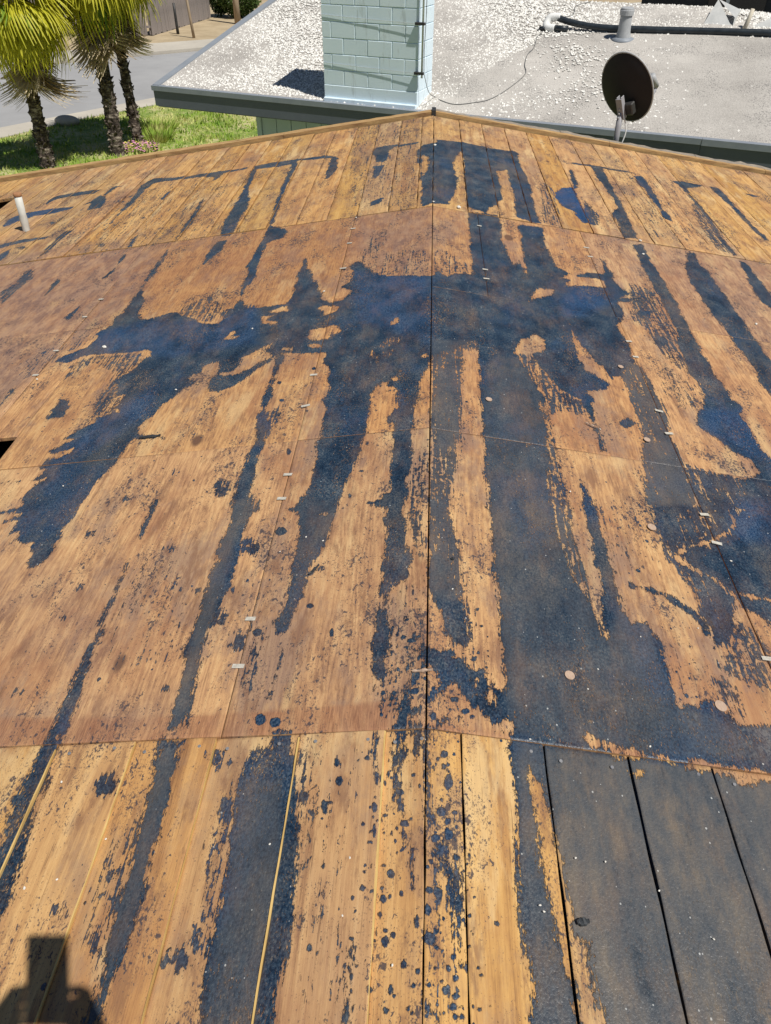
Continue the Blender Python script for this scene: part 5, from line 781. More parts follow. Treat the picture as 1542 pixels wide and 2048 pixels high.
DX = {0: (.0065, .008), 1: (.009, .012), 2: (.013, .017)}
for row, (y0, y1) in enumerate(ROW):
    dx, dy = DX[row]
    for S_ in (SEAML[row], SEAMR[row]):
        for a, b in zip(S_[:-1], S_[1:]):
            x0, x1 = min(a, b), max(a, b)
            near_in = min(abs(a), abs(b)); vis = near_in < (1.6, 2.4, 3.2)[row]
            yy0 = y0
            if row == 1 and x0 < -1.7 and x1 <= -1.64: yy0 = 2.44 if x1 > -1.7 else y0   # the opening at the left edge
            if row == 1 and a == -1.795: 
                # sheet beyond the opening starts farther down the slope
                o = deck_piece('plywood_sheet', -3.1, -2.35, y0, y1, .05, steps(y0, y1, .05, .05), .0, 0, M_PLY, house, thick=.014); own(o); sheets.append((o, -3.1, -2.35, y0, y1))
                o = deck_piece('plywood_sheet', -2.347, -1.797, 2.445, y1, .03, steps(2.44, y1, .03, .03), .0, 0, M_PLY, house, thick=.014); own(o); sheets.append((o, -2.347, -1.797, 2.445, y1)); continue
            gap = .0012
            o = deck_piece('plywood_sheet', x0 + gap, x1 - gap, yy0, y1, dx if vis else .06, steps(yy0, y1, dy, dy * 1.15) if vis else steps(yy0, y1, .06, .06), random.uniform(-.0008, .0008) + (.001 if row == 0 else 0), random.uniform(-.0015, .0015), M_PLY, house, thick=.014, red=red_row1 if row == 0 else (red_top if row == 2 else None), wave=.0015)
            own(o); sheets.append((o, x0, x1, yy0, y1))
# far planks -------------------------------------------------------------------
RAKE = 7.075
farR = [.0, .215, .407, .60, .789, .982, 1.17] + [1.17 + .19 * k for k in range(1, 18)]
farL = [.0, .095, .268, .458, .645, .835, 1.025, 1.215] + [1.215 + .19 * k for k in range(1, 17)]
far_ys = steps(4.65, RAKE, .018, .034)
planks_far = []
for side, E_ in ((1, farR), (-1, farL)):
    for i in range(len(E_) - 1):
        a, b = E_[i], E_[i + 1]
        if a > EAVE - .1: continue
        g0 = .0055 if (side > 0 and i < 8) else .0042
        lo, hi = a + g0 * .5, b - g0 * .5
        if i == 0: lo = a + .0025
        x0, x1 = (lo, hi) if side > 0 else (-hi, -lo)
        y0, y1 = 4.652 + random.uniform(0, .008), RAKE - random.uniform(0, .012)
        tilt = random.uniform(-.002, .002) + (.0035 if side < 0 else 0)
        if side < 0 and 3.38 < lo < 3.56: y0 = 6.42       # a board torn short beside the vent pipe
        if side < 0 and 3.20 < lo < 3.38: pass
        o = deck_piece('plank', x0, x1, y0, y1, .014, far_ys, random.uniform(-.0015, .0015) + .002, tilt, M_PLANK, house, ragged=.002)
        own(o); planks_far.append((o, x0, x1))
        if side < 0 and y0 > 6: 
            o = deck_piece('plank', x0, x1, 4.66, 5.95, .02, far_ys, .002, tilt, M_PLANK, house); own(o)
# frame under the deck ------------------------------------------------------------
for side in (1, -1):
    for y in list(np.arange(-1.42, 7.1, .61)):
        ang = math.atan(SLOPE) * side; L = EAVE / math.cos(ang)
        own(MB().box((side * EAVE / 2, y, -SLOPE * EAVE / 2 - .105), (L - .06, .04, .14), Matrix.Rotation(ang, 3, 'Y'), 0).build('rafter', M_ATTIC, house))
own(MB().box((0, 2.8, -.125), (.04, 8.56, .19)).build('ridge_beam', M_ATTIC, house))
wl = MB()
for x in (-3.9, 3.9): wl.box((x, 2.75, -2.08), (.14, 8.3, 2.62))
own(wl.build('side_wall', M_WALL, house))
for y in (-1.40, 6.84):
    g = MB(); h_ = .12
    g.add([(-3.97, y - .06, -3.4), (3.97, y - .06, -3.4), (3.97, y - .06, -.82), (0, y - .06, -.235), (-3.97, y - .06, -.82), (-3.97, y + .06, -3.4), (3.97, y + .06, -3.4), (3.97, y + .06, -.82), (0, y + .06, -.235), (-3.97, y + .06, -.82)],
          [(0, 1, 2, 3, 4), (9, 8, 7, 6, 5), (0, 5, 6, 1), (1, 6, 7, 2), (2, 7, 8, 3), (3, 8, 9, 4), (4, 9, 5, 0)])
    own(g.build('gable_wall', M_WALL, house))
own(MB().box((0, 2.72, -1.25), (7.6, 8.0, .03)).build('ceiling_board', M_ATTIC, house))
for side in (1, -1): own(MB().box((side * (EAVE + .012), 2.8, -SLOPE * EAVE - .09), (.022, 8.55, .18)).build('eave_fascia', M_BARGE, house))
# barge boards along the far rake -----------------------------------------------------
def rake_strip(name, xa, xb, y, w, zt, h, mat, rag):
    n = max(2, int(abs(xb - xa) / .06)); V = []; F = []
    for i in range(n + 1):
        x = xa + (xb - xa) * i / n; z = roof_z(x) + zt
        j = rag * (mnoise.noise((x * 5.1, y * 3, 1.7)) + .7 * mnoise.noise((x * 17, y, 4.2)))
        z2 = z + j * .45
        V += [(x, y - w / 2, z), (x, y + w / 2 + j, z2), (x, y + w / 2 + j, z - h), (x, y - w / 2, z - h)]
    for i in range(n):
        a = i * 4; b = a + 4
        for k in range(4): F.append((a + k, a + (k + 1) % 4, b + (k + 1) % 4, b + k))
    F += [(0, 3, 2, 1), (n * 4, n * 4 + 1, n * 4 + 2, n * 4 + 3)]
    me = mesh_np(name, V, F); bm = bmesh.new(); bm.from_mesh(me); bmesh.ops.recalc_face_normals(bm, faces=bm.faces); bm.to_mesh(me); bm.free()
    return own(link(name, me, mat, house))
for xa, xb in ((.012, 1.52), (1.524, 2.9), (2.904, 4.42), (-.012, -1.3), (-1.304, -2.46), (-2.464, -4.42)):
    rake_strip('barge_board', xa, xb, 7.122, .055, .030, .2, M_BARGE, .010)
for xa, xb in ((.01, 1.1), (1.105, 2.3), (2.305, 4.42), (-.01, -2.2), (-2.205, -4.42)):
    rake_strip('barge_trim', xa, xb, 7.205, .09 if xa > 0 else .05, .026 if xa > 0 else .022, .16, M_GREYWOOD if xa > 0 else M_BARGE, .022 if xa > 0 else .008)
own(MB().box((0, 7.16, .012), (.035, .14, .05)).build('ridge_cap', M_DARK, house))

# torn tongues of fresh wood standing along the left seams
M_FRESH = simple('fresh_split_wood', (.50, .31, .095), (.70, .49, .19), 30, .7, .3, .002, stretch=(3, .4, 1))
for x_, ya, yb_, w_ in ((-.0905, .33, .982, .0052), (-.284, .33, .975, .0042), (-.478, .33, .98, .0022), (-.672, .36, .98, .0042), (-.866, .45, .97, .0040)):
    V = []; F = []; n = 60
    for i in range(n + 1):
        y = ya + (yb_ - ya) * i / n; w = w_ * (.75 + .55 * mnoise.noise((y * 14, x_ * 40, 2.2))); hh = .0045 + .003 * mnoise.noise((y * 19, x_ * 31, 7.7)); xx = x_ + .0012 * mnoise.noise((y * 11, x_, 5)); z = roof_z(x_) + .001
        V += [(xx - w / 2, y, z - .01), (xx + w / 2, y, z - .01), (xx + w / 2, y, z + hh), (xx - w / 2, y, z + hh * .8)]
    for i in range(n): F += [(4 * i + k, 4 * i + (k + 1) % 4, 4 * i + 4 + (k + 1) % 4, 4 * i + 4 + k) for k in range(4)]
    F += [(3, 2, 1, 0), (4 * n, 4 * n + 1, 4 * n + 2, 4 * n + 3)]
    me = mesh_np('split_tongue', V, F); bm = bmesh.new(); bm.from_mesh(me); bmesh.ops.recalc_face_normals(bm, faces=bm.faces); bm.to_mesh(me); bm.free()
    own(link('split_tongue', me, M_FRESH, house))
# small fixings on the deck: paper tabs at the sheet seams, wood plugs, nail heads
def on_roof(x, y, h=0): return Vector((x, y, roof_z(x) + h))
def slope_rot(x, rz): return Matrix.Rotation(math.atan(SLOPE) * (1 if x > 0 else -1), 3, 'Y') @ Matrix.Rotation(rz, 3, 'Z')
def find(lst, x, y=None):
    for t_ in lst:
        if t_[1] <= x <= t_[2] and (y is None or t_[3] <= y <= t_[4]): return t_[0]
def subpart(o, host): o.parent = host; return o
tabs = [(-.47, 1.19), (-.47, 1.35), (-.47, 1.87), (-.47, 2.0), (-.47, 2.44), (-.47, 2.68), (-.46, 3.81), (-.46, 4.18), (-.46, 4.42), (-1.80, 2.97), (-1.80, 3.21), (-1.80, 3.59), (-1.79, 3.81), (.272, 4.42), (.272, 3.76), (.272, 3.64), (.89, 4.22), (.89, 4.36), (.9, 3.18), (.9, 3.03), (.9, 2.58), (.9, 2.42), (.9, 1.94), (.9, 1.8), (.9, 1.34)]
for i, (x, y) in enumerate(tabs):
    host = find(sheets, x - .006, y) or find(sheets, x + .006, y)
    m = MB().box(on_roof(x, y, .0045), (.030 + random.uniform(-.004, .004), .013, .0012), slope_rot(x, random.uniform(-.2, .25)))
    subpart(m.build('paper_tab', M_PAPER, None), host)
for x, y, r_ in [(.81, 2.91, .013), (.8, 2.35, .0135), (.22, 2.46, .0135), (.70, 1.83, .015), (.35, 1.19, .0135), (.72, 1.16, .016)]:
    m = MB(); Mx = slope_rot(x, 0); n = 18; c = on_roof(x, y, .0035)
    V = [c + Mx @ Vector((r_ * .92 * math.cos(k * 2 * math.pi / n), r_ * math.sin(k * 2 * math.pi / n), z)) for z in (0, .0022) for k in range(n)]
    m.add(V, [tuple(range(n, 2 * n))] + [(k, (k + 1) % n, n + (k + 1) % n, n + k) for k in range(n)])
    subpart(m.build('wood_plug', M_PLUG, None), find(sheets, x, y))
nail_me = None
def nail(x, y, host, h=.002, r_=.0045):
    m = MB(); n = 8; c = on_roof(x, y, h); Mx = slope_rot(x, 0)
    V = [c + Mx @ Vector((r_ * k1 * math.cos(k * 2 * math.pi / n), r_ * k1 * math.sin(k * 2 * math.pi / n), z)) for z, k1 in ((0, 1), (.0012, .85)) for k in range(n)]
    m.add(V, [tuple(range(n, 2 * n))] + [(k, (k + 1) % n, n + (k + 1) % n, n + k) for k in range(n)])
    subpart(m.build('nail_head', M_NAIL, None), host)
for o, x0, x1 in planks_near:
    if max(abs(x0), abs(x1)) > 1.05: continue
    for fx in (.2, .8):
        for yy in (.958,):
            if random.random() < .8: nail(x0 + (x1 - x0) * fx + random.uniform(-.01, .01), yy + random.uniform(-.01, .012), o, .0032 if x0 < 0 else .0008)
# ---------------------------------------------------------------- ground, street
G = -3.4
def sheet(name, pts, z, mat, kind='structure', h=0.0):
    n = len(pts); V = [(x, y, z) for x, y in pts]; F = [tuple(range(n))]
    if h: V += [(x, y, z - h) for x, y in pts]; F += [(i, n + i, n + (i + 1) % n, (i + 1) % n) for i in range(n)]
    me = mesh_np(name, V, F); bm = bmesh.new(); bm.from_mesh(me); bmesh.ops.triangulate(bm, faces=[f for f in bm.faces if len(f.verts) > 4]); bmesh.ops.recalc_face_normals(bm, faces=bm.faces)
    if not h:
        for f in bm.faces:
            if f.normal.z < 0: f.normal_flip()
    bm.to_mesh(me); bm.free()
    o = link(name, me, mat); o['kind'] = kind; return o
M_DIRT = simple('dry_dirt', (.30, .23, .14), (.46, .37, .24), 1.1, .95, .4, .03)
M_ROAD = simple('asphalt', (.26, .26, .265), (.34, .34, .34), .35, .9, .2, .01)
M_WALK = simple('pale_concrete', (.38, .35, .30), (.50, .46, .39), .7, .9, .2, .01)
t = NT('lawn_soil'); co = t.obj(); f1 = t.noise(co, .9, 6, .7); f2 = t.noise(co, 9, 4, .7)
M_LAWN = t.out(t.ramp(t.math('ADD', t.math('MULTIPLY', f1, .7), t.math('MULTIPLY', f2, .3)), [(.36, (.09, .17, .022)), (.47, (.20, .26, .05)), (.57, (.44, .40, .20))]), .95, f2, .5, .03)
sheet('ground', [(-900, -900), (900, -900), (900, 900), (-900, 900)], -3.53, M_DIRT)
road = sheet('road', [(-46, -25), (-11.725, 21.895), (-8.695, 26.062), (30, 55), (30, 66.1), (-9.45, 36.52), (-11.48, 35.0), (-58, 0)], -3.50, M_ROAD)
sheet('lawn', [(-44, -24), (-11.20, 20.758), (-9.873, 23.079), (-8.471, 24.891), (16, 43), (40, 40), (40, -30)], G, M_LAWN, h=.12)
sheet('pavement', [(-46, -25.2), (-11.725, 21.895), (-8.695, 26.062), (15, 43.8), (16, 43.02), (-8.476, 24.91), (-9.885, 23.085), (-11.21, 20.77), (-44.2, -24.2)], G + .012, M_WALK, h=.12)
sheet('far_pavement', [(-58, .1), (-11.482, 35.05), (-9.45, 36.57), (30, 66.2), (30, 68.9), (-9.43, 39.1), (-12.126, 37.45), (-59, 2.4)], G + .01, M_WALK, h=.12)
sheet('verge', [(-59, 2.5), (-12.13, 37.5), (-9.43, 39.15), (30, 69), (30, 95), (-60, 95)], G, M_DIRT, h=.12)
sheet('driveway', [(-9.1, 44.5), (-7.0, 42.0), (6, 52), (4, 66), (-6, 70), (-9.3, 50)], G + .006, M_ROAD)
# grass blades, thicker and thinner in patches
NB = 42000
gx = rng.uniform(-13.5, -1.5, NB); gy = rng.uniform(14.5, 30, NB)
def side_of(x, y):      # lawn side of the pavement
    return np.where(y < 23.079, (x + 11.15) * (23.079 - 20.758) - (y - 20.758) * (-9.84 + 11.15) > 0, (x + 9.84) * (24.891 - 23.079) - (y - 23.079) * (-8.44 + 9.84) > 0)
dens = np.array([mnoise.noise((x * .55, y * .55, 3.1)) + .6 * mnoise.noise((x * 1.6, y * 1.6, 8.1)) for x, y in zip(gx, gy)])
keep = side_of(gx, gy) & (dens + rng.uniform(-.5, .5, NB) > -.12); gx, gy, dens = gx[keep], gy[keep], dens[keep]
n = len(gx); hgt = rng.uniform(.03, .10, n) * (1 + np.clip(dens, 0, 1) * .9); th = rng.uniform(0, 6.28, n); wd = rng.uniform(.012, .03, n)
V = np.zeros((n, 3, 3)); lean = rng.uniform(-.05, .05, (n, 2))
V[:, 0] = np.stack([gx - np.cos(th) * wd, gy - np.sin(th) * wd, np.full(n, G - .005)], 1); V[:, 1] = np.stack([gx + np.cos(th) * wd, gy + np.sin(th) * wd, np.full(n, G - .005)], 1)
V[:, 2] = np.stack([gx + lean[:, 0], gy + lean[:, 1], G + hgt], 1)
t = NT('grass_blade'); co = t.obj(); f = t.noise(co, 1.1, 6, .7); 
M_GRASS = t.out(t.ramp(f, [(.36, (.15, .29, .025)), (.47, (.27, .39, .045)), (.57, (.52, .50, .19))]), .7)
tag(link('grass', mesh_np('grass', V.reshape(-1, 3), np.arange(n * 3).reshape(-1, 3)), M_GRASS), 'short patchy green lawn grass below the palms', 'grass', kind='stuff')

# ---------------------------------------------------------------- palms
t = NT('palm_trunk'); co = t.obj(); f = t.noise(t.vmul(co, (6, 6, 14)), 1, 6, .7); 
M_TRUNK = t.out(t.ramp(f, [(.40, (.022, .015, .012)), (.52, (.085, .064, .050)), (.62, (.34, .29, .24))]), .95, f, .8, .03)
def leaf_mat(name, a, b, trans=.25):
    t = NT(name); co = t.obj(); f = t.noise(co, 5, 4); t.out(t.mix(f, a, b), .5, spec=.4)
    t.put(t.b.inputs['Transmission Weight'], 0.0)
    tr = t.n('BsdfTranslucent'); t.put(tr.inputs[0], t.mix(f, a, b)); mx = t.n('MixShader'); mx.inputs[0].default_value = trans
    t.t.links.new(t.b.outputs[0], mx.inputs[1]); t.t.links.new(tr.outputs[0], mx.inputs[2]); t.t.links.new(mx.outputs[0], t.t.nodes['Material Output'].inputs[0]); return t.m
M_FR = [leaf_mat('frond_green', (.10, .21, .014), (.26, .36, .03), .38), leaf_mat('frond_yellow', (.46, .48, .03), (.66, .58, .05), .4), leaf_mat('frond_dead', (.46, .36, .21), (.72, .62, .44), .2), leaf_mat('frond_brown', (.20, .14, .075), (.42, .31, .17), .15)]
def frond_mesh(kind, droop, L=.72, nl=30, spread=2.5):
    """fan leaf: petiole along +X, folded leaflets spread about its end, tips hanging"""
    V = []; F = []; pet = .42
    def q(a, b, c, d): i = len(V); V.extend([a, b, c, d]); F.append((i, i + 1, i + 2, i + 3))
    for k in range(5):
        x0, x1 = pet * k / 5, pet * (k + 1) / 5; z0, z1 = -.10 * (x0 / pet) ** 2 * droop, -.10 * (x1 / pet) ** 2 * droop
        for s in (-1, 1): q((x0, 0, z0 + .012), (x1, 0, z1 + .012), (x1, s * .013, z1), (x0, s * .013, z0))
    base = Vector((pet, 0, -.10 * droop))
    for i in range(nl):
        th = (i / (nl - 1) - .5) * spread * 2 * .62; ll = L * (1 - .28 * abs(th / spread)) * random.uniform(.88, 1.08)
        d = Vector((math.cos(th), math.sin(th), 0)); sd = Vector((-d.y, d.x, 0)); segs = 5; prev = None
        dr = droop * random.uniform(.8, 1.25)
        for k in range(segs + 1):
            u = k / segs; w = .024 * (1 - u * .85) * (.55 + .9 * min(1, u * 3)) ; zz = .03 * math.cos(th) - dr * ll * .55 * u ** 2.2
            p = base + d * (ll * (u - .18 * dr * u ** 3)) + Vector((0, 0, zz))
            cur = (p - sd * w - Vector((0, 0, .010 * (1 - u))), p + Vector((0, 0, .004)), p + sd * w - Vector((0, 0, .010 * (1 - u))))
            if prev:
                q(prev[0], cur[0], cur[1], prev[1]); q(prev[1], cur[1], cur[2], prev[2])
            prev = cur
    me = mesh_np('frond', V, F); me.materials.append(M_FR[kind]); return me
FM = {k: [frond_mesh(k, d, .72 if k < 2 else .82, 30, 2.5 if k < 2 else 1.35) for d in ds] for k, ds in {0: (.7, 1.0, 1.3), 1: (.8, 1.1, 1.4), 2: (1.3, 1.6), 3: (1.4, 1.7)}.items()}
def palm(label, x, y, h, lean, n_live, skirt, r0=.17, size=1.0, yellow=.5, seed=1):
    rd = random.Random(seed)
    root = empty('palm_tree', (x, y, G)); tag(root, label, 'palm tree', 'palms on the lawn')
    m = MB(); pts = []; rr = []
    for k in range(15):
        u = k / 14; pts.append((lean[0] * u, lean[1] * u, h * u)); rr.append(r0 * (1.12 - .25 * u) * (1 + .05 * math.sin(k * 2.7)))
    m.tube(pts, rr, 14)
    for k in range(230):                                    # old leaf bases
        u = rd.uniform(0, .98); a = rd.uniform(0, 6.28); c = Vector((lean[0] * u, lean[1] * u, h * u)); r_ = r0 * (1.10 - .25 * u)
        d = Vector((math.cos(a), math.sin(a), 0)); s = Vector((-d.y, d.x, 0)); L = rd.uniform(.05, .13); w = rd.uniform(.03, .06)
        p = c + d * r_; tip = p + d * L * .55 + Vector((0, 0, rd.uniform(-.4, 1) * L))
        m.add([p - s * w - Vector((0, 0, .03)), p + s * w - Vector((0, 0, .03)), tip + s * .01, tip - s * .01, p + Vector((0, 0, .05))], [(0, 1, 2, 3), (4, 3, 2), (1, 4, 2), (0, 3, 4)])
    link('trunk', mesh_np('trunk', m.V, m.F), M_TRUNK, root)
    top = Vector((lean[0], lean[1], h))
    def place(me, az, el, roll, at, sc):
        o = link('frond', me, None, root); o.location = at
        o.rotation_euler = (Matrix.Rotation(az, 3, 'Z') @ Matrix.Rotation(-el, 3, 'Y') @ Matrix.Rotation(roll, 3, 'X')).to_euler(); o.scale = (sc,) * 3
    for k in range(n_live):
        az = k * 2.399 + rd.uniform(-.2, .2); u = k / n_live; el = R(72 - 112 * u + rd.uniform(-8, 8))
        kind = 1 if rd.random() < yellow else 0
        place(rd.choice(FM[kind]), az, el, rd.uniform(-.3, .3), top + Vector((0, 0, .05 - .15 * u)), size * rd.uniform(.9, 1.1))
    for k in range(skirt):
        az = k * 2.399 + rd.uniform(-.3, .3); u = k / max(1, skirt); el = R(-66 - 18 * u + rd.uniform(-8, 6))
        place(rd.choice(FM[2 if rd.random() < .72 else 3]), az, el, rd.uniform(-.3, .3), top + Vector((-lean[0] * .1 * u, 0, -.22 - .62 * u)), size * rd.uniform(.72, .98))
    return root
palm('palm with sunlit yellow-green fronds, leftmost on the lawn', -8.84, 18.14, 3.28, (.14, 0), 46, 13, .130, 1.32, .9, 3)
palm('palm with a shaggy grey trunk between the two other palms', -7.58, 19.31, 3.95, (.12, .05), 40, 20, .140, 1.34, .72, 5)
palm('palm with a dark slender trunk, nearest to the gravel-roofed house', -7.40, 20.35, 3.9, (-.06, .1), 38, 16, .110, 1.36, .78, 9)
# pink flowers, tuft, rock
fl = empty('flower_clump', (-7.22, 19.75, G)); tag(fl, 'low clump of pink and yellow flowers at the foot of the palms', 'flowers')
m1 = MB(); m2 = MB(); m3 = MB()
for k in range(260):
    a = random.uniform(0, 6.28); r_ = .42 * math.sqrt(random.random()); p = Vector((r_ * math.cos(a) * 1.3, r_ * math.sin(a), random.uniform(.08, .26) * (1 - r_))); th = random.uniform(0, 6.28)
    d = Vector((math.cos(th), math.sin(th), random.uniform(-.3, .4))) * .035; s = Vector((-math.sin(th), math.cos(th), .2)) * .03
    (m1 if k % 3 else m2).add([p - d, p + s, p + d, p - s], [(0, 1, 2, 3)])
for k in range(120):
    a = random.uniform(0, 6.28); r_ = .45 * math.sqrt(random.random()); p = Vector((r_ * math.cos(a) * 1.3, r_ * math.sin(a), 0)); th = random.uniform(0, 6.28); s = Vector((math.cos(th), math.sin(th), 0)) * .02
    m3.add([p - s, p + s, p + Vector((random.uniform(-.05, .05), random.uniform(-.05, .05), random.uniform(.12, .24)))], [(0, 1, 2)])
M_PINK = simple('pink_petal', (.50, .16, .34), (.66, .34, .46), 20, .7); M_YEL = simple('yellow_petal', (.55, .42, .05), (.7, .6, .2), 20, .7)
m1.build('pink_blooms', M_PINK, fl); m2.build('yellow_blooms', M_YEL, fl); m3.build('leaves', M_GRASS, fl)
def tuft(name, label, x, y, r0, hh, nb, mat, cat):
    o = MB()
    for k in range(nb):
        a = random.uniform(0, 6.28); r_ = r0 * math.sqrt(random.random()); th = random.uniform(0, 6.28); s = Vector((math.cos(th), math.sin(th), 0)) * .022
        p = Vector((r_ * math.cos(a), r_ * math.sin(a), 0)); tip = Vector((p.x * 1.5 + random.uniform(-.08, .08), p.y * 1.5 + random.uniform(-.08, .08), hh * random.uniform(.5, 1)))
        o.add([p - s, p + s, tip], [(0, 1, 2)])
    ob = o.build(name, mat); ob.location = (x, y, G); tag(ob, label, cat)
tuft('grass_tuft', 'tall tuft of green grass on the lawn right of the palms', -7.45, 21.9, .55, .32, 420, M_GRASS, 'grass tuft')
tuft('grass_tuft', 'bushy green tuft close beside the right palm trunk', -7.05, 20.75, .4, .35, 300, M_GRASS, 'grass tuft')
bm = bmesh.new(); bmesh.ops.create_icosphere(bm, subdivisions=3, radius=.25)
for v in bm.verts: v.co *= 1 + .22 * mnoise.noise(v.co * 2.4); v.co.z *= .6; v.co.x *= 1.4
me = bpy.data.meshes.new('rock'); bm.to_mesh(me); bm.free(); me.shade_smooth()
o = link('rock', me, simple('pale_rock', (.42, .36, .27), (.6, .53, .42), 5, .9, .6, .02)); o.location = (-10.08, 22.42, G + .08); tag(o, 'pale rounded rock lying at the pavement edge of the lawn', 'rock')

# ---------------------------------------------------------------- far side of the street
M_PICK = simple('fence_wood', (.17, .15, .14), (.32, .28, .26), 2.2, .9, .4, .01, stretch=(5, 5, .8))
def fence(name, label, pts, h=1.85):
    root = empty(name, (pts[0][0], pts[0][1], G)); tag(root, label, 'fence')
    a = Vector((*pts[0], G)); b = Vector((*pts[1], G)); d = (b - a); L = d.length; d.normalize(); nn = Vector((-d.y, d.x, 0)); rot = Matrix.Rotation(math.atan2(d.y, d.x), 3, 'Z')
    k = int(L / .15); inv = Matrix.Translation(root.location).inverted()
    base = None
    for i in range(k):
        if base is None:
            base = mesh_np('picket', *(lambda m_: (m_.V, m_.F))(MB().box((0, 0, h / 2), (.142, .018, h), rot))); base.materials.append(M_PICK)
        o = link('picket', base, None, root); p = d * (i + .5) * .15 + nn * random.uniform(-.008, .008); o.location = p + Vector((0, 0, random.uniform(-.02, .06))); o.rotation_euler = (0, 0, random.uniform(-.03, .03))
    for z in (.35, 1.45): 
        o = MB().box(d * L / 2 + nn * .035 + Vector((0, 0, z)), (L, .04, .09), rot).build('rail', M_PICK, root)
    for i in range(0, k, 16):
        MB().box(d * (i + .5) * .15 + nn * .09 + Vector((0, 0, h / 2 + .05)), (.09, .09, h), rot).build('post', M_PICK, root)
fence('board_fence', 'weathered grey board fence running back from the far pavement', ((-12.80, 39.73), (-11.70, 46.6)))
fence('board_fence', 'weathered grey board fence facing the street behind the palms', ((-24.5, 38.6), (-12.86, 39.72)))
def pole(name, label, x, y, h, r_, mat, lean=0):
    root = tag(MB().tube([(lean * u, 0, h * u) for u in (0, .3, .6, 1)], [r_ * 1.15, r_ * 1.05, r_, r_ * .92], 10).build(name, mat, None, True), label, 'post'); root.location = (x, y, G)
M_POLE = simple('pole_wood', (.26, .19, .12), (.42, .33, .23), 3, .9, .3, .01, stretch=(4, 4, .5))
pole('wooden_post', 'slender brown post leaning beside the far pavement', -10.75, 39.2, 2.6, .055, M_POLE, -.16)
pole('wooden_post', 'thick tan post standing in front of the hedge', -9.78, 44.2, 4.2, .14, M_POLE)
pole('metal_post', 'thin black post in front of the board fence', -11.80, 40.4, 1.2, .06, M_DARK)
def shrub(name, label, x, y, rx, ry, rz, nl, c1, c2, ls=.06):
    root = empty(name, (x, y, G)); tag(root, label, 'shrub')
    lm = leaf_mat(name + '_leaf', c1, c2, .2); P = rng.normal(size=(nl, 3)); P /= np.linalg.norm(P, axis=1)[:, None]
    rad = np.array([.82 + .22 * mnoise.noise(Vector(p) * 2.2) for p in P]) * rng.uniform(.72, 1.08, nl)
    C = P * rad[:, None] * np.array([rx, ry, rz]); C[:, 2] = C[:, 2] + rz * .95; C = C[C[:, 2] > .02]; k = len(C)
    A = rng.normal(size=(k, 3)); A /= np.linalg.norm(A, axis=1)[:, None]; B = np.cross(A, rng.normal(size=(k, 3))); B /= np.linalg.norm(B, axis=1)[:, None]
    s = rng.uniform(.6, 1.4, (k, 1)) * ls; Q = np.stack([C - A * s, C + B * s * .5, C + A * s, C - B * s * .5], 1).reshape(-1, 3)
    link('crown', mesh_np('crown', Q, np.arange(k * 4).reshape(-1, 4)), lm, root)
    MB().tube([(0, 0, 0), (.03, 0, rz * .5), (0, .05, rz)], [.08, .06, .03], 7).build('trunk', M_TRUNK, root)
shrub('hedge_shrub', 'rounded clipped green shrub beyond the end of the board fence', -10.15, 46.8, 1.25, 1.0, .95, 5200, (.035, .075, .012), (.10, .15, .03), .075)
shrub('hedge_shrub', 'dense dark shrub tight against the fence end', -11.3, 47.2, .7, .8, 1.1, 3000, (.02, .045, .010), (.06, .10, .02), .075)
shrub('yellow_shrub', 'orange-yellow shrub glimpsed behind the left palm crowns', -19.2, 41.2, 1.6, 1.0, .85, 3000, (.40, .25, .03), (.58, .42, .06), .09)

# ---------------------------------------------------------------- neighbouring house with the gravel roof
A0 = Vector((-4.845, 14.638, -1.1)); EX = Vector((.9317, -.3632, 0)).normalized(); NX = Vector((-EX.y, EX.x, 0)); NS = .2236; RIDGE = 4.80; ELEN = 15.0
NROT = math.atan2(EX.y, EX.x)
def nb(e, n, h=0.0):
    rg = RIDGE - min(.55, max(0.0, e - 8.6) * .5); z = min(NS * n, NS * rg) if n <= RIDGE else NS * min(rg, 2 * RIDGE - n); return A0 + EX * e + NX * n + Vector((0, 0, z + h))
def nbz(e, n, z): p = A0 + EX * e + NX * n; p.z = z; return p
nh = empty('neighbouring_house', nbz(ELEN / 2, RIDGE, G)); tag(nh, 'low grey house with a pale gravel roof beyond the bare roof', 'house')
def nown(o): o.matrix_parent_inverse = Matrix.Translation(nh.location).inverted(); return o
t = NT('cap_sheet'); co = t.obj(); f = t.noise(co, .8, 6, .65); g = t.noise(co, 70, 3, .7); dk = t.noise(t.vmul(co, (55, 30, 30)), 1, 3, .6); a_ = t.noise(co, 1.7, 3)
c = t.ramp(t.math('ADD', t.math('MULTIPLY', f, .4), t.math('MULTIPLY', g, .6)), [(.36, (.28, .262, .240)), (.5, (.43, .405, .372)), (.64, (.55, .522, .48))])
c = t.mix(t.ss(t.math('SUBTRACT', dk, t.lin(a_, .36, .64, .66, .52)), 0, .04, 0, .65), c, (.14, .135, .13))
M_CAP = t.out(c, .9, g, .6, .01)
M_FASC = simple('grey_fascia_paint', (.088, .102, .130), (.112, .128, .158), 2, .6)
M_DRIP = simple('drip_edge_paint', (.19, .215, .25), (.26, .285, .32), 3, .5)
M_SIDE = simple('pale_siding_paint', (.36, .45, .54), (.43, .52, .60), 3, .8)
V = []; F = []
ns_ = [0, 1.2, 2.4, 3.6, 4.25, 4.5, RIDGE, 6.4, 8.0, 9.6]; es_ = np.concatenate([np.linspace(0, 8.6, 10), np.linspace(8.9, ELEN, 9)])
for n_ in ns_:
    for e_ in es_: V.append(nb(e_, n_, .03 * math.sin(e_ * 1.3 + n_ * .9) * (1 if 0 < n_ < 4.7 else 0) * .5))
k = len(es_)
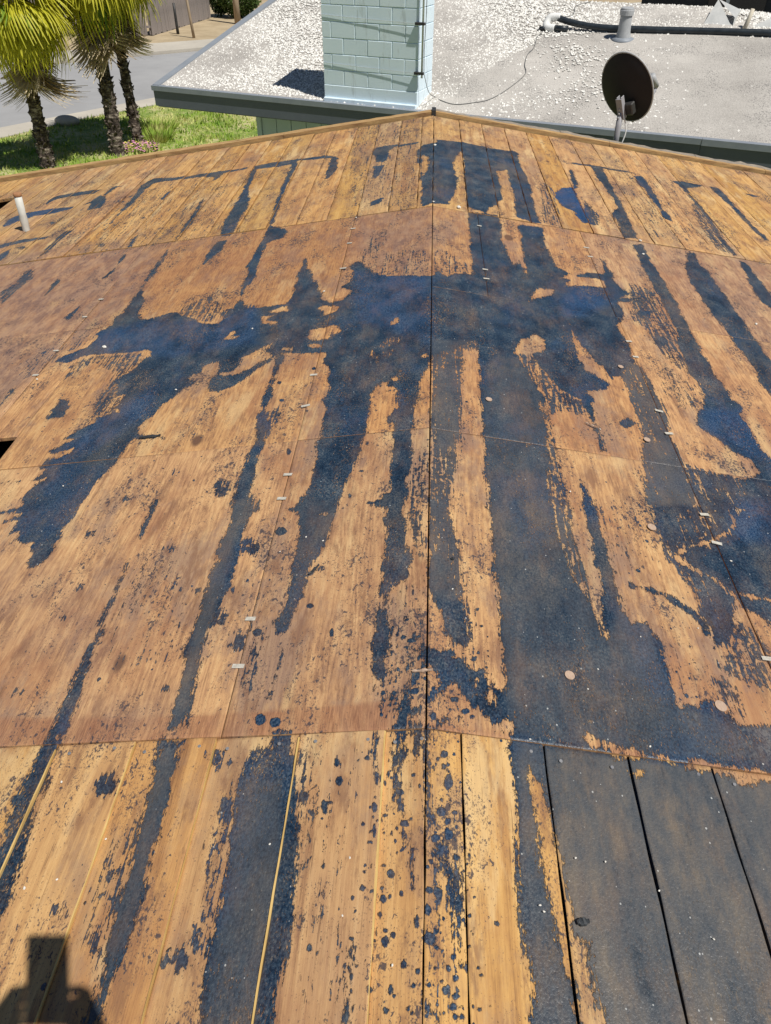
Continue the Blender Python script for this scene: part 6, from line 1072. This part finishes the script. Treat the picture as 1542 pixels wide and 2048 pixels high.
for j in range(len(ns_) - 1):
    for i in range(k - 1): F.append((j * k + i, j * k + i + 1, (j + 1) * k + i + 1, (j + 1) * k + i))
nown(link('roof_deck', mesh_np('roof_deck', V, F, True), M_CAP, nh))
ER = Matrix.Rotation(NROT, 3, 'Z')
def nbox(name, e0, e1, n0, n1, z0, z1, mat):
    c = nbz((e0 + e1) / 2, (n0 + n1) / 2, (z0 + z1) / 2); return nown(MB().box(c, (e1 - e0, n1 - n0, z1 - z0), ER).build(name, mat, nh))
nbox('fascia', -.02, 9.15, -.04, -.012, -1.40, -1.135, M_FASC); nbox('fascia', 9.155, ELEN, -.04, -.012, -1.40, -1.135, M_FASC)
nbox('drip_edge', -.04, 9.15, -.062, .06, -1.16, -1.085, M_DRIP); nbox('drip_edge', 9.155, ELEN, -.066, .06, -1.165, -1.085, M_DRIP)
# rake fascia and its metal edge on the left
for nm, e0, e1, zt, hh, mt in (('rake_fascia', -.035, -.008, -.035, .26, M_FASC), ('rake_edge', -.05, .09, .022, .05, M_DRIP)):
    m = MB()
    for na, nz in ((0, RIDGE), (RIDGE, 9.6)):
        P = [nb(e0, na, zt), nb(e1, na, zt), nb(e1, nz, zt), nb(e0, nz, zt)]; Q = [p - Vector((0, 0, hh)) for p in P]
        m.add(P + Q, [(0, 1, 2, 3), (4, 7, 6, 5), (0, 4, 5, 1), (1, 5, 6, 2), (2, 6, 7, 3), (3, 7, 4, 0)])
    nown(m.build(nm, mt, nh))
nbox('soffit', .0, ELEN, .0, .62, -1.42, -1.40, M_FASC)
nbox('wall', 1.75, ELEN - .7, .60, 8.9, -3.4, -1.41, M_SIDE)
for k_ in range(40):
    e0 = 1.76 + k_ * .30
    if e0 > ELEN - 1.1: break
    nbox('siding_board', e0, e0 + .285, .578, .600, -3.35, -1.425, M_SIDE)
nbox('corner_board', 1.66, 1.752, .55, .64, -3.4, -1.424, M_SIDE)
for e0 in (1.78, ELEN - .75):
    g = MB(); P = [nbz(e0, .62, -1.42), nbz(e0, 8.9, -1.42), nbz(e0, RIDGE, -.25)]; Q = [p + EX * .06 for p in P]; g.add(P + Q, [(0, 1, 2), (5, 4, 3), (0, 3, 4, 1), (1, 4, 5, 2), (2, 5, 3, 0)]); nown(g.build('gable_wall', M_SIDE, nh))
# loose gravel
NG = 74000; ge = rng.uniform(.12, ELEN - .3, NG); gn = rng.uniform(.05, RIDGE + .5, NG)
bd_n = np.array([0, .3, .6, 1.85, 3.06, 3.30, 3.4, 3.55, 3.7]); bd_e = np.array([5.0, 5.05, 5.25, 5.6, 6.0, 6.5, 7.2, 9.4, 20.])
lim = np.interp(gn, bd_n, bd_e); lim = np.where(gn > 3.7, 99, lim)
pv = np.array([mnoise.noise((a * .9, b * .9, 2.2)) + .5 * mnoise.noise((a * 2.7, b * 2.7, 5.5)) for a, b in zip(ge, gn)])
pr = np.where(ge < lim + .12 * pv, np.clip(.86 + .75 * pv, .08, 1), np.clip(.045 + .35 * np.exp(-((ge - 6.7) / .8) ** 2) * np.clip(pv + .15, 0, 1) * 1.2, 0, .5) * np.where(ge > 8.5, .25, 1))
pr = np.where((gn < .16) & (ge < 3), .25, pr)
kp = rng.uniform(0, 1, NG) < pr; ge, gn = ge[kp], gn[kp]; n = len(ge)
octa = np.array([(1, 0, 0), (0, 1, 0), (-1, 0, 0), (0, -1, 0), (0, 0, 1.)]); of = np.array([(0, 1, 4), (1, 2, 4), (2, 3, 4), (3, 0, 4)])
base = np.array([list(nb(a, b)) for a, b in zip(ge, gn)]); sz = rng.uniform(.013, .034, (n, 1, 1)); jit = rng.uniform(.6, 1.3, (n, 5, 3)); rz = rng.uniform(0, 6.28, n)
O = octa[None] * jit; cs, sn = np.cos(rz)[:, None], np.sin(rz)[:, None]; X = O[:, :, 0] * cs - O[:, :, 1] * sn; Y = O[:, :, 0] * sn + O[:, :, 1] * cs
Vg = np.stack([X, Y, O[:, :, 2] * .8], 2) * sz + base[:, None, :] - np.array([0, 0, .004]); 
Fg = (of[None] + (np.arange(n) * 5)[:, None, None]).reshape(-1, 3)
t = NT('white_gravel'); f = t.noise(t.obj(), 34, 2, .5)
M_GRAV = t.out(t.ramp(f, [(.36, (.26, .25, .23)), (.46, (.55, .53, .49)), (.56, (.78, .77, .73))]), .85)
tag(link('gravel', mesh_np('gravel', Vg.reshape(-1, 3), Fg), M_GRAV), 'loose white gravel strewn over the neighbouring roof', 'gravel', kind='stuff')

# chimney -------------------------------------------------------------------------
t = NT('block_paint'); co = t.obj(); f = t.noise(co, 2.5, 5, .6); g = t.noise(co, 120, 3, .6); r_ = t.rnd()
c = t.ramp(f, [(.3, (.66, .79, .88)), (.7, (.72, .84, .91))]); c = t.mix(t.lin(r_, 0, 1, 0, .22), c, (.76, .85, .88)); dr = t.noise(t.vmul(co, (5, 5, 1.2)), 1, 6, .7); c = t.mix(t.ss(dr, .56, .68, 0, .4), c, (.33, .36, .34))
M_BLOCK = t.out(c, .8, g, .35, .004); M_MORT = simple('painted_mortar', (.58, .70, .78), (.66, .78, .84), 20, .9, .5, .006)
C0 = nbz(3.305, .10, 0); CW, CD = 1.605, .60; ZB, ZT = -1.13, 1.06
ch = empty('block_chimney', nbz(3.305 + CW / 2, .10 + CD / 2, -1.08)); tag(ch, 'broad pale blue painted concrete block chimney on the gravel roof', 'chimney')
def cbox(name, e0, e1, n0, n1, z0, z1, mat, ch_=0.0):
    c = C0 + EX * (e0 + e1) / 2 + NX * (n0 + n1) / 2; c.z = (z0 + z1) / 2
    o = MB().box(c, (e1 - e0, n1 - n0, z1 - z0), ER, ch_).build(name, mat, ch); o.matrix_parent_inverse = Matrix.Translation(ch.location).inverted(); return o
cbox('core', .012, CW - .012, .012, CD - .012, ZB, ZT - .02, M_MORT)
CH = .2135; z = -.855; row = 0
cbox('base_course', 0, CW, -.006, CD, ZB, -.86, M_BLOCK, .006)
cbox('base_ledge', -.0, CW + .0, -.05, -.007, ZB - .05, -1.03, M_BLOCK, .012)
gap = .010
while z < ZT - .1:
    z1 = z + CH - gap
    offs = 0 if row % 2 == 0 else .2
    xs_ = [0] + [v for v in np.arange(.40 - offs * 0 if row % 2 == 0 else .17, CW - .05, .405)] + [CW]
    if row % 2 == 0: xs_ = [0, .36, .77, 1.18, CW]
    else: xs_ = [0, .155, .565, .97, 1.39, CW]
    for i in range(len(xs_) - 1):
        a_, b_ = xs_[i] + (gap / 2 if i else 0), xs_[i + 1] - (gap / 2 if i < len(xs_) - 2 else 0)
        j = random.uniform(-.002, .002)
        cbox('block', a_, b_, j, .15, z, z1, M_BLOCK, .005); cbox('block', a_, b_, CD - .15, CD + j, z, z1, M_BLOCK, .005)
    ys_ = [.15, CD - .15] if row % 2 else [.15, .32, CD - .15]
    for i in range(len(ys_) - 1):
        a_, b_ = ys_[i] + gap / 2, ys_[i + 1] - gap / 2
        cbox('block', 0, .15, a_, b_, z, z1, M_BLOCK, .005); cbox('block', CW - .15, CW + random.uniform(-.001, .002), a_, b_, z, z1, M_BLOCK, .005)
    z += CH; row += 1
cbox('cap_slab', -.05, CW + .05, -.05, CD + .05, ZT - .012, ZT + .07, M_BLOCK, .01)
# antenna mast strapped to the chimney's right corner
am = empty('antenna_mast', C0 + EX * (CW + .07) + NX * .03); am.location.z = -.75; tag(am, 'thin grey mast strapped to the right corner of the chimney', 'mast')
def aown(o): o.matrix_parent_inverse = Matrix.Translation(am.location).inverted(); return o
M_MAST = simple('mast_steel', (.42, .46, .48), (.58, .61, .62), 12, .45, metal=.3)
mp = C0 + EX * (CW + .075) - NX * .02
aown(MB().tube([(mp.x, mp.y, -.66), (mp.x, mp.y, 1.9)], .016, 10).build('pole', M_MAST, am, True))
for zz in (.03, -.60):
    p = C0 + EX * (CW + .03) - NX * .025; p.z = zz
    aown(MB().box(p, (.15, .05, .035), ER, .004).build('bracket', M_DARK, am))
    P = [C0 + EX * e_ - NX * w_ + Vector((0, 0, zz + dz)) for e_, w_, dz in ((.0, .008, .045), (.4, .012, .03), (.9, .018, .015), (1.3, .024, .004), (CW - .02, .03, 0))]
    aown(MB().tube(P, .0035, 6).build('strap', M_MAST, am)); 
w0 = mp + NX * .03
aown(MB().tube([(w0.x + .02, w0.y, 1.8), (w0.x + .035, w0.y, .6), (w0.x + .03, w0.y - .02, .05), (w0.x + .015, w0.y, -.3), (w0.x + .02, w0.y, -.6)], .005, 6).build('lead', M_DARK, am))
# cable across the roof
cp = [Vector((w0.x + .02, w0.y, -.6)), Vector((w0.x + .1, w0.y + .02, -.85))] + [nb(e_, n_, .012) for e_, n_ in ((5.05, .50), (5.2, .40), (5.45, .32), (5.7, .42), (5.92, .59), (6.08, 1.0), (6.175, 1.55), (6.06, 1.9), (5.98, 2.31), (6.0, 2.6), (5.92, 3.05), (5.97, 3.25))]
def smooth_path(P, k=6):
    out = []
    for i in range(len(P) - 1):
        p0, p1, p2, p3 = P[max(i - 1, 0)], P[i], P[i + 1], P[min(i + 2, len(P) - 1)]
        for j in range(k):
            u = j / k; out.append(.5 * ((2 * p1) + (p2 - p0) * u + (2 * p0 - 5 * p1 + 4 * p2 - p3) * u * u + (3 * p1 - p0 - 3 * p2 + p3) * u ** 3))
    return out + [P[-1]]
M_CABLE = simple('grey_cable', (.13, .13, .13), (.22, .22, .21), 20, .6)
tag(MB().tube(smooth_path(cp), .0055, 6).build('cable', M_CABLE, None, True), 'thin dark cable looping from the chimney mast across the gravel roof', 'cable')
tag(MB().tube(smooth_path([nb(6.05, 3.42, .02), nb(6.0, 3.8, .015), nb(6.25, 4.1, .015), nb(6.2, 4.5, .015), nb(6.4, 4.75, .015)]), .007, 6).build('cable', M_CABLE, None, True), 'thin wavy cable going up the gravel from the white pipe elbow', 'cable')
# black pipe with white elbow
M_HOSE = simple('black_pipe', (.012, .016, .020), (.035, .045, .055), 10, .35, .1); M_PVC = simple('white_pvc', (.68, .68, .66), (.82, .82, .80), 6, .35, .1)
hp = empty('drain_pipe', nb(7, 3.42, 0)); tag(hp, 'long black plastic pipe with a white elbow lying on the gravel roof', 'pipe')
def hown(o): o.matrix_parent_inverse = Matrix.Translation(hp.location).inverted(); return o
hown(MB().tube(smooth_path([nb(6.10, 3.50, .16), nb(6.4, 3.47, .10), nb(6.9, 3.45, .06), nb(7.6, 3.48, .055), nb(8.6, 3.55, .055), nb(9.8, 3.63, .055), nb(11.5, 3.72, .055), nb(13.5, 3.8, .055)]), .05, 12).build('pipe', M_HOSE, hp, True))
hown(MB().tube(smooth_path([nb(6.17, 3.50, .165), nb(6.02, 3.48, .165), nb(5.97, 3.45, .12), nb(5.96, 3.40, .06), nb(6.02, 3.37, .045), nb(6.13, 3.36, .045)]), .058, 12).build('elbow', M_PVC, hp, True))
hown(MB().tube([nb(6.12, 3.36, .046), nb(6.36, 3.35, .046)], .046, 12).build('pipe_end', M_HOSE, hp, True))
hown(MB().tube([nb(5.86, 3.36, .03), nb(5.97, 3.36, .04)], .03, 10).build('stub', M_HOSE, hp, True))
# plumbing vent
def lathe(prof, n=20):
    V = []; F = []
    for r_, z_ in prof:
        for k in range(n): V.append((r_ * math.cos(2 * math.pi * k / n), r_ * math.sin(2 * math.pi * k / n), z_))
    for j in range(len(prof) - 1):
        for k in range(n): F.append((j * n + k, j * n + (k + 1) % n, (j + 1) * n + (k + 1) % n, (j + 1) * n + k))
    F.append(tuple((len(prof) - 1) * n + k for k in range(n))); return V, F
M_VENT = simple('vent_grey', (.30, .31, .32), (.42, .43, .44), 9, .6)
rv = empty('roof_vent', nb(7.34, 3.22, 0)); tag(rv, 'grey roof vent with a round cap rising through the gravel by the black pipe', 'vent'); rv.rotation_euler = (R(2), R(-1), 0)
for nm, pf in (('stack', [(.13, -.04), (.125, .02), (.105, .10), (.095, .30), (.09, .33)]), ('cap', [(.088, .325), (.112, .33), (.115, .40), (.108, .405), (.104, .43), (.09, .438)]), ('flashing', [(.19, -.03), (.185, .004), (.12, .02)])):
    V, F = lathe(pf); link(nm, mesh_np(nm, V, F, nm != 'cap'), M_VENT if nm != 'flashing' else M_DRIP, rv)
# folded metal flashing and a stub pipe near the ridge
M_SHEET = simple('sheet_metal', (.42, .43, .42), (.60, .60, .58), 4, .45, .15, metal=.2)
sf = empty('roof_flashing', nb(8.7, 4.2, 0)); tag(sf, 'bent grey sheet metal flashing standing on the gravel near the ridge', 'flashing')
def plate(P, th=.012):
    P = [Vector(p) for p in P]; nrm = (P[1] - P[0]).cross(P[2] - P[0]).normalized() * th; k = len(P); Q = [p + nrm for p in P]
    return P + Q, [tuple(range(k)), tuple(range(2 * k - 1, k - 1, -1))] + [(i, k + i, k + (i + 1) % k, (i + 1) % k) for i in range(k)]
for P in ([nb(8.50, 3.97, .0), nb(8.62, 4.45, .22), nb(8.95, 3.98, .0)], [nb(8.62, 4.45, .225), nb(8.97, 4.05, .10), nb(8.97, 3.97, .0), nb(9.02, 4.4, .1)], [nb(9.25, 4.0, .0), nb(9.9, 4.35, .22), nb(10.6, 4.0, .0)]):
    V, F = plate(P); o = MB().add(V, F).build('plate', M_SHEET, sf); o.matrix_parent_inverse = Matrix.Translation(sf.location).inverted()
sp_ = tag(MB().tube([nb(9.16, 3.86, -.02), nb(9.20, 3.92, .14), nb(9.22, 3.95, .26)], [.035, .034, .033], 10).build('stub_pipe', simple('tan_pipe', (.45, .40, .32), (.62, .57, .47), 8, .7), None, True), 'short tan pipe sticking up beside the metal flashing', 'pipe')
# dark house behind
dh = empty('dark_house', nbz(12, 14, G)); tag(dh, 'charcoal house rising behind the gravel roof ridge', 'house')
M_CHAR = simple('charcoal_paint', (.030, .030, .033), (.045, .045, .048), 2, .8); M_GLASS = simple('dark_glass', (.006, .007, .008), (.012, .013, .014), 2, .15)
def dbox(name, e0, e1, n0, n1, z0, z1, mat):
    c = nbz((e0 + e1) / 2, (n0 + n1) / 2, (z0 + z1) / 2); o = MB().box(c, (e1 - e0, n1 - n0, z1 - z0), ER).build(name, mat, dh); o.matrix_parent_inverse = Matrix.Translation(dh.location).inverted(); return o
dbox('wall', 6.3, 22, 11.5, 19, G, 1.6, M_CHAR); dbox('window', 7.9, 9.2, 11.46, 11.495, -1.6, .6, M_GLASS); dbox('window_frame', 8.3, 8.38, 11.44, 11.458, -1.6, .6, M_PVC); dbox('roof', 5.8, 22.5, 11.0, 19.5, 1.6, 1.8, M_CHAR)

# ---------------------------------------------------------------- things on the bare roof
vp = empty('vent_pipe', on_roof(-2.932, 5.368, -.02)); tag(vp, 'short pale vent pipe with a rusty rim standing on the left slope', 'pipe'); vp.rotation_euler = (R(1), R(3), 0)
for nm, pf, mt in (('pipe', [(.027, -.1), (.026, .06), (.029, .10), (.025, .13), (.026, .265)], M_GALV), ('rim', [(.027, .262), (.029, .267), (.029, .283), (.02, .285)], M_RUST)):
    V, F = lathe(pf, 16); link(nm, mesh_np(nm, V, F, True), mt, vp)
# satellite dish on the far rake
M_DISH = simple('dish_grey', (.016, .016, .019), (.022, .022, .026), 3, .6, .05, spec=.2); M_RIM = simple('dish_rim', (.33, .34, .35), (.42, .43, .44), 8, .5)
sd = empty('satellite_dish', (1.62, 7.33, -.30)); tag(sd, 'dark grey satellite dish seen from behind on the far right rake', 'satellite dish')
dn = Vector((.60, .72, .36)).normalized(); up = Vector((0, 0, 1)); side = dn.cross(up).normalized(); upv = side.cross(dn)
roll = R(9); s2 = side * math.cos(roll) + upv * math.sin(roll); u2 = upv * math.cos(roll) - side * math.sin(roll)
DC = Vector((1.655, 7.42, .165)) - Vector(sd.location)
V = []; F = []; n = 40; rings = 7
for sgn, th in ((1, 0), (-1, .012)):
    for j in range(rings + 1):
        r_ = j / rings
        for k in range(n):
            a = 2 * math.pi * k / n; V.append(DC + s2 * (.240 * r_ * math.cos(a)) + u2 * (.288 * r_ * math.sin(a)) + dn * (.062 * r_ * r_ - .05 - th))
for b in (0, (rings + 1) * n):
    for j in range(rings):
        for k in range(n):
            f_ = (b + j * n + k, b + j * n + (k + 1) % n, b + (j + 1) * n + (k + 1) % n, b + (j + 1) * n + k); F.append(f_ if b == 0 else f_[::-1])
link('reflector', mesh_np('reflector', V, F, True), M_DISH, sd)
rimp = [DC + s2 * (.242 * math.cos(2 * math.pi * k / n)) + u2 * (.290 * math.sin(2 * math.pi * k / n)) + dn * (.062 - .056) for k in range(n + 1)]
MB().tube(rimp, .0075, 8, False).build('rim', M_RIM, sd, True)
bp = DC - dn * .075 - u2 * .10 - s2 * .0
mf = Vector((0, 0, 0)); M_ARM = simple('mast_grey', (.24, .24, .26), (.34, .34, .36), 8, .5)
MB().tube([mf + Vector((0, 0, -.02)), mf + Vector((0, 0, .10)), mf + Vector((.0, .0, .29))], .026, 12).build('mast', M_ARM, sd, True)
bm_ = MB(); Mr = Matrix((s2, dn, u2)).transposed()
br = MB()
for o_ in (-.020, .020): br.box(Vector((0, .0, .33)) + s2 * o_, (.007, .045, .19), Mr, .002)
br.box(Vector((0, 0, .33)) - dn * .028, (.056, .008, .17), Mr, 0); br.build('bracket', M_ARM, sd)
for k in range(5): MB().box(Vector((0, 0, .265 + k * .032)) - dn * .034, (.016, .010, .016), Mr, .003).build('bolt', M_RIM, sd)
MB().box(Vector((0, 0, .30)) + dn * .05 + s2 * .05, (.09, .06, .10), Mr, .008).build('clamp', M_DARK, sd)
MB().tube([DC - u2 * .30 + dn * .02, DC - u2 * .30 + dn * .25, DC - u2 * .22 + dn * .46], .014, 8).build('feed_arm', M_ARM, sd, True)
MB().tube([DC - u2 * .22 + dn * .44, DC - u2 * .14 + dn * .40, DC - u2 * .10 + dn * .385], [.025, .03, .034], 12).build('feed_horn', M_RIM, sd, True)
MB().tube(smooth_path([Vector((.03, 0, .27)), Vector((.07, -.01, .15)), Vector((.05, -.02, .04)), Vector((.04, -.02, -.05))]), .006, 6).build('cable', M_PVC, sd, True)
# scraps
def chip(name, label, x, y, s, mat, cat, grp, flat=.35):
    bm = bmesh.new(); bmesh.ops.create_icosphere(bm, subdivisions=1, radius=1)
    for v in bm.verts: v.co = Vector((v.co.x * s[0], v.co.y * s[1], v.co.z * s[2])) * random.uniform(.7, 1.15)
    me = bpy.data.meshes.new(name); bm.to_mesh(me); bm.free(); o = link(name, me, mat); o.location = on_roof(x, y, .003 + s[2] * .6); o.rotation_euler = slope_rot(x, random.uniform(0, 3)).to_euler(); tag(o, label, cat, grp)
CHIPS = [(-1.772, 2.925, 0.0068), (-1.05, 2.681, 0.0062), (-1.29, 2.055, 0.0044), (-1.545, 3.184, 0.0143), (-0.824, 3.194, 0.007), (0.012, 6.072, 0.0168), (0.157, 4.685, 0.0181), (-0.459, 4.61, 0.0091), (0.005, 4.717, 0.0091), (1.234, 4.412, 0.0102), (1.649, 3.635, 0.0101), (-0.528, 3.534, 0.0062), (0.629, 2.373, 0.0037), (0.458, 1.953, 0.0049), (0.426, 1.223, 0.0031), (0.39, 1.156, 0.003), (0.562, 1.354, 0.003), (-0.053, 0.508, 0.003), (0.456, 0.688, 0.003), (0.217, 0.633, 0.0033), (0.223, 0.622, 0.003), (0.298, 0.732, 0.003), (-0.815, 0.884, 0.0039), (-0.661, 0.748, 0.0031), (-0.798, 0.65, 0.0045), (-0.735, 0.666, 0.003), (-0.363, 1.67, 0.0037), (-0.309, 1.647, 0.0037), (0.921, 1.722, 0.0046), (0.734, 1.416, 0.003), (0.512, 1.016, 0.0034), (-0.144, 0.698, 0.0034), (-0.148, 0.591, 0.003), (-0.433, 1.613, 0.003), (0.541, 0.61, 0.003), (0.358, 0.732, 0.003), (0.233, 0.992, 0.003), (-0.308, 0.729, 0.003), (0.066, 1.43, 0.0033), (1.268, 4.652, 0.0122)]
SCRAPS = [(-1.054, 2.33, 0.085, 0.012, 0.05, 'short flat strip of tar beside the large left stain'), (-0.32, 1.523, 0.045, 0.007, 1.0, 'dark stick with a pointed end on the plywood left of the ridge'), (0.294, 0.612, 0.024, 0.014, 0.2, 'small lump of tar on the worn grey plank'), (0.598, 2.387, 0.05, 0.004, -0.5, 'thin reddish splinter on the plywood right of the ridge'), (0.068, 1.548, 0.01, 0.008, 0.2, 'crumb of tar stuck at the ridge gap'), (-0.01, 1.144, 0.05, 0.006, 0.05, 'reddish splinter lying across the ridge gap')]
for x, y, s in CHIPS:
    where = ('near planks' if y < .987 else 'plywood' if y < 4.65 else 'far planks') + (' left' if x < 0 else ' right') + ' of the ridge'
    chip('pale_chip', 'tiny pale roofing chip lying on the ' + where, x, y, (s, s * .7, s * .5), M_CHIP, 'chip', 'pale chips on the ' + where)
for x, y, lx, ly, rz, label in SCRAPS:
    m = MB(); n = 9
    for k in range(n):
        u = k / (n - 1) - .5; w = ly * (.35 + .75 * math.sin(math.pi * (k + .6) / n) + .18 * math.sin(k * 2.1 + x * 9)); m.V += [(u * lx, -w / 2, 0), (u * lx, w / 2, 0), (u * lx, w / 2 * .8, .004 + .002 * math.sin(k * 1.7)), (u * lx, -w / 2 * .8, .004)]
    for k in range(n - 1):
        a = 4 * k; m.F += [(a + i, a + (i + 1) % 4, a + 4 + (i + 1) % 4, a + 4 + i) for i in range(4)]
    m.F += [(0, 3, 2, 1), (4 * n - 4, 4 * n - 3, 4 * n - 2, 4 * n - 1)]
    me = mesh_np('scrap', m.V, m.F); bm = bmesh.new(); bm.from_mesh(me); bmesh.ops.recalc_face_normals(bm, faces=bm.faces); bm.to_mesh(me); bm.free()
    m.V = [tuple(v_.co) for v_ in me.vertices]; m.F = [tuple(p_.vertices) for p_ in me.polygons]
    o = m.build('tar_scrap', M_TAR if 'splinter' not in label else M_PLUG); o.location = on_roof(x, y, .004); o.rotation_euler = slope_rot(x, rz).to_euler(); tag(o, label, 'scrap')

# ---------------------------------------------------------------- photographer (behind the lens; only the shadow falls into the picture)
fw = Vector((-math.sin(R(3.0159)) * math.cos(R(39.2144)), math.cos(R(3.0159)) * math.cos(R(39.2144)), -math.sin(R(39.2144)))); rt = Vector((math.cos(R(3.0159)), math.sin(R(3.0159)), 0)); uu = rt.cross(fw)
LENS = Vector(cam.location)
PH = LENS - fw * .014 - uu * .055                      # phone centre, lens near its top edge
ph = empty('phone', PH); tag(ph, 'black phone held up in both hands by the photographer', 'phone'); PR = Matrix((rt, uu, -fw)).transposed()
def pown(o): o.matrix_parent_inverse = Matrix.Translation(ph.location).inverted(); return o
pown(MB().box(PH, (.078, .160, .009), PR, .003).build('body', M_DARK, ph)); pown(MB().box(PH - fw * .0052, (.072, .152, .001), PR).build('screen', M_GLASS, ph))
pown(MB().box(LENS - fw * .0075 - uu * .0, (.026, .026, .004), PR, .0015).build('camera_bump', M_DARK, ph))
def skin_mesh(name, nodes, edges, root=0, sub=2):
    me = bpy.data.meshes.new(name); me.from_pydata([n[0] for n in nodes], edges, []); o = bpy.data.objects.new(name, me); COL.objects.link(o)
    md = o.modifiers.new('skin', 'SKIN'); md.use_smooth_shade = True
    for i, n_ in enumerate(nodes): me.skin_vertices[0].data[i].radius = (n_[1], n_[1] if len(n_) < 3 else n_[2]); me.skin_vertices[0].data[i].use_root = (i == root)
    s = o.modifiers.new('sub', 'SUBSURF'); s.levels = sub; s.render_levels = sub
    return o
bx = -.02; by = -.42
def v(x, y, z): return (bx + x, by + y, z)
hl = PH - rt * .058 - uu * .050 - fw * .012; hr = PH + rt * .056 - uu * .050 - fw * .012
N_ = []; E_ = []
def node(p, r_, r2=None, link_to=None):
    N_.append((tuple(p), r_, r2 if r2 else r_)); i = len(N_) - 1
    if link_to is not None: E_.append((link_to, i))
    return i
gz = lambda x: roof_z(x)
pel = node(v(0, 0, .86), .14, .11); ab = node(v(0, .01, 1.02), .13, .10, pel); che = node(v(0, 0, 1.22), .155, .11, ab); nk = node(v(0, .02, 1.40), .06, .06, che); hd0 = node(v(0, .05, 1.50), .075, .085, nk); hd1 = node(v(0, .06, 1.60), .08, .095, hd0); hd2 = node(v(0, .05, 1.68), .055, .06, hd1)
for s, hand in ((-1, hl), (1, hr)):
    sh = node(v(s * .18, 0, 1.33), .065, .06, che); ep = v(s * .36, .12, 1.12); el = node(ep, .050, .050, sh); mid = node((Vector(ep) + hand) / 2 + rt * s * .015, .044, .042, el); wr = node(hand - uu * .045 - fw * .02 + rt * s * .035, .032, .030, mid); pm = node(hand, .034, .026, wr)
    hp_ = node(v(s * .09, 0, .78), .095, .09, pel); kn = node(v(s * .14, .06, .42 + gz(.14)), .062, .06, hp_); an = node(v(s * .16, -.02, .09 + gz(.16)), .042, .042, kn); he = node(v(s * .16, -.05, .05 + gz(.16)), .042, .035, an); to = node(v(s * .17, .13, .035 + gz(.17)), .038, .028, he)
    for k in range(4):                                  # fingers wrap behind the phone, thumb on the screen side
        b0 = hand + uu * (.022 - .018 * k) + rt * (s * .004); f1 = node(b0 + rt * s * .006 + fw * .022, .0085, .0085, pm); f2 = node(b0 - rt * s * .010 + fw * .028, .008, .008, f1); node(b0 - rt * s * (.030 - .004 * k) + fw * .0275, .007, .007, f2)
    th1 = node(hand - fw * .018 + uu * .012 - rt * s * .004, .010, .010, pm); node(hand - fw * .012 + uu * .045 - rt * s * .022, .0085, .0085, th1)
per = skin_mesh('person', N_, E_, pel)
t = NT('clothes_and_skin'); co = t.obj(); sep = t.n('SeparateXYZ'); t.t.links.new(co, sep.inputs[0]); zz = sep.outputs[2]
c = t.mix(t.math('GREATER_THAN', zz, .84), (.045, .06, .10), (.20, .06, .05)); c = t.mix(t.math('GREATER_THAN', zz, 1.385), c, (.48, .30, .21)); c = t.mix(t.math('LESS_THAN', zz, .09), c, (.05, .04, .035))
per.data.materials.append(t.out(c, .8)); tag(per, 'standing photographer holding up a phone, casting the shadow at bottom left', 'person')
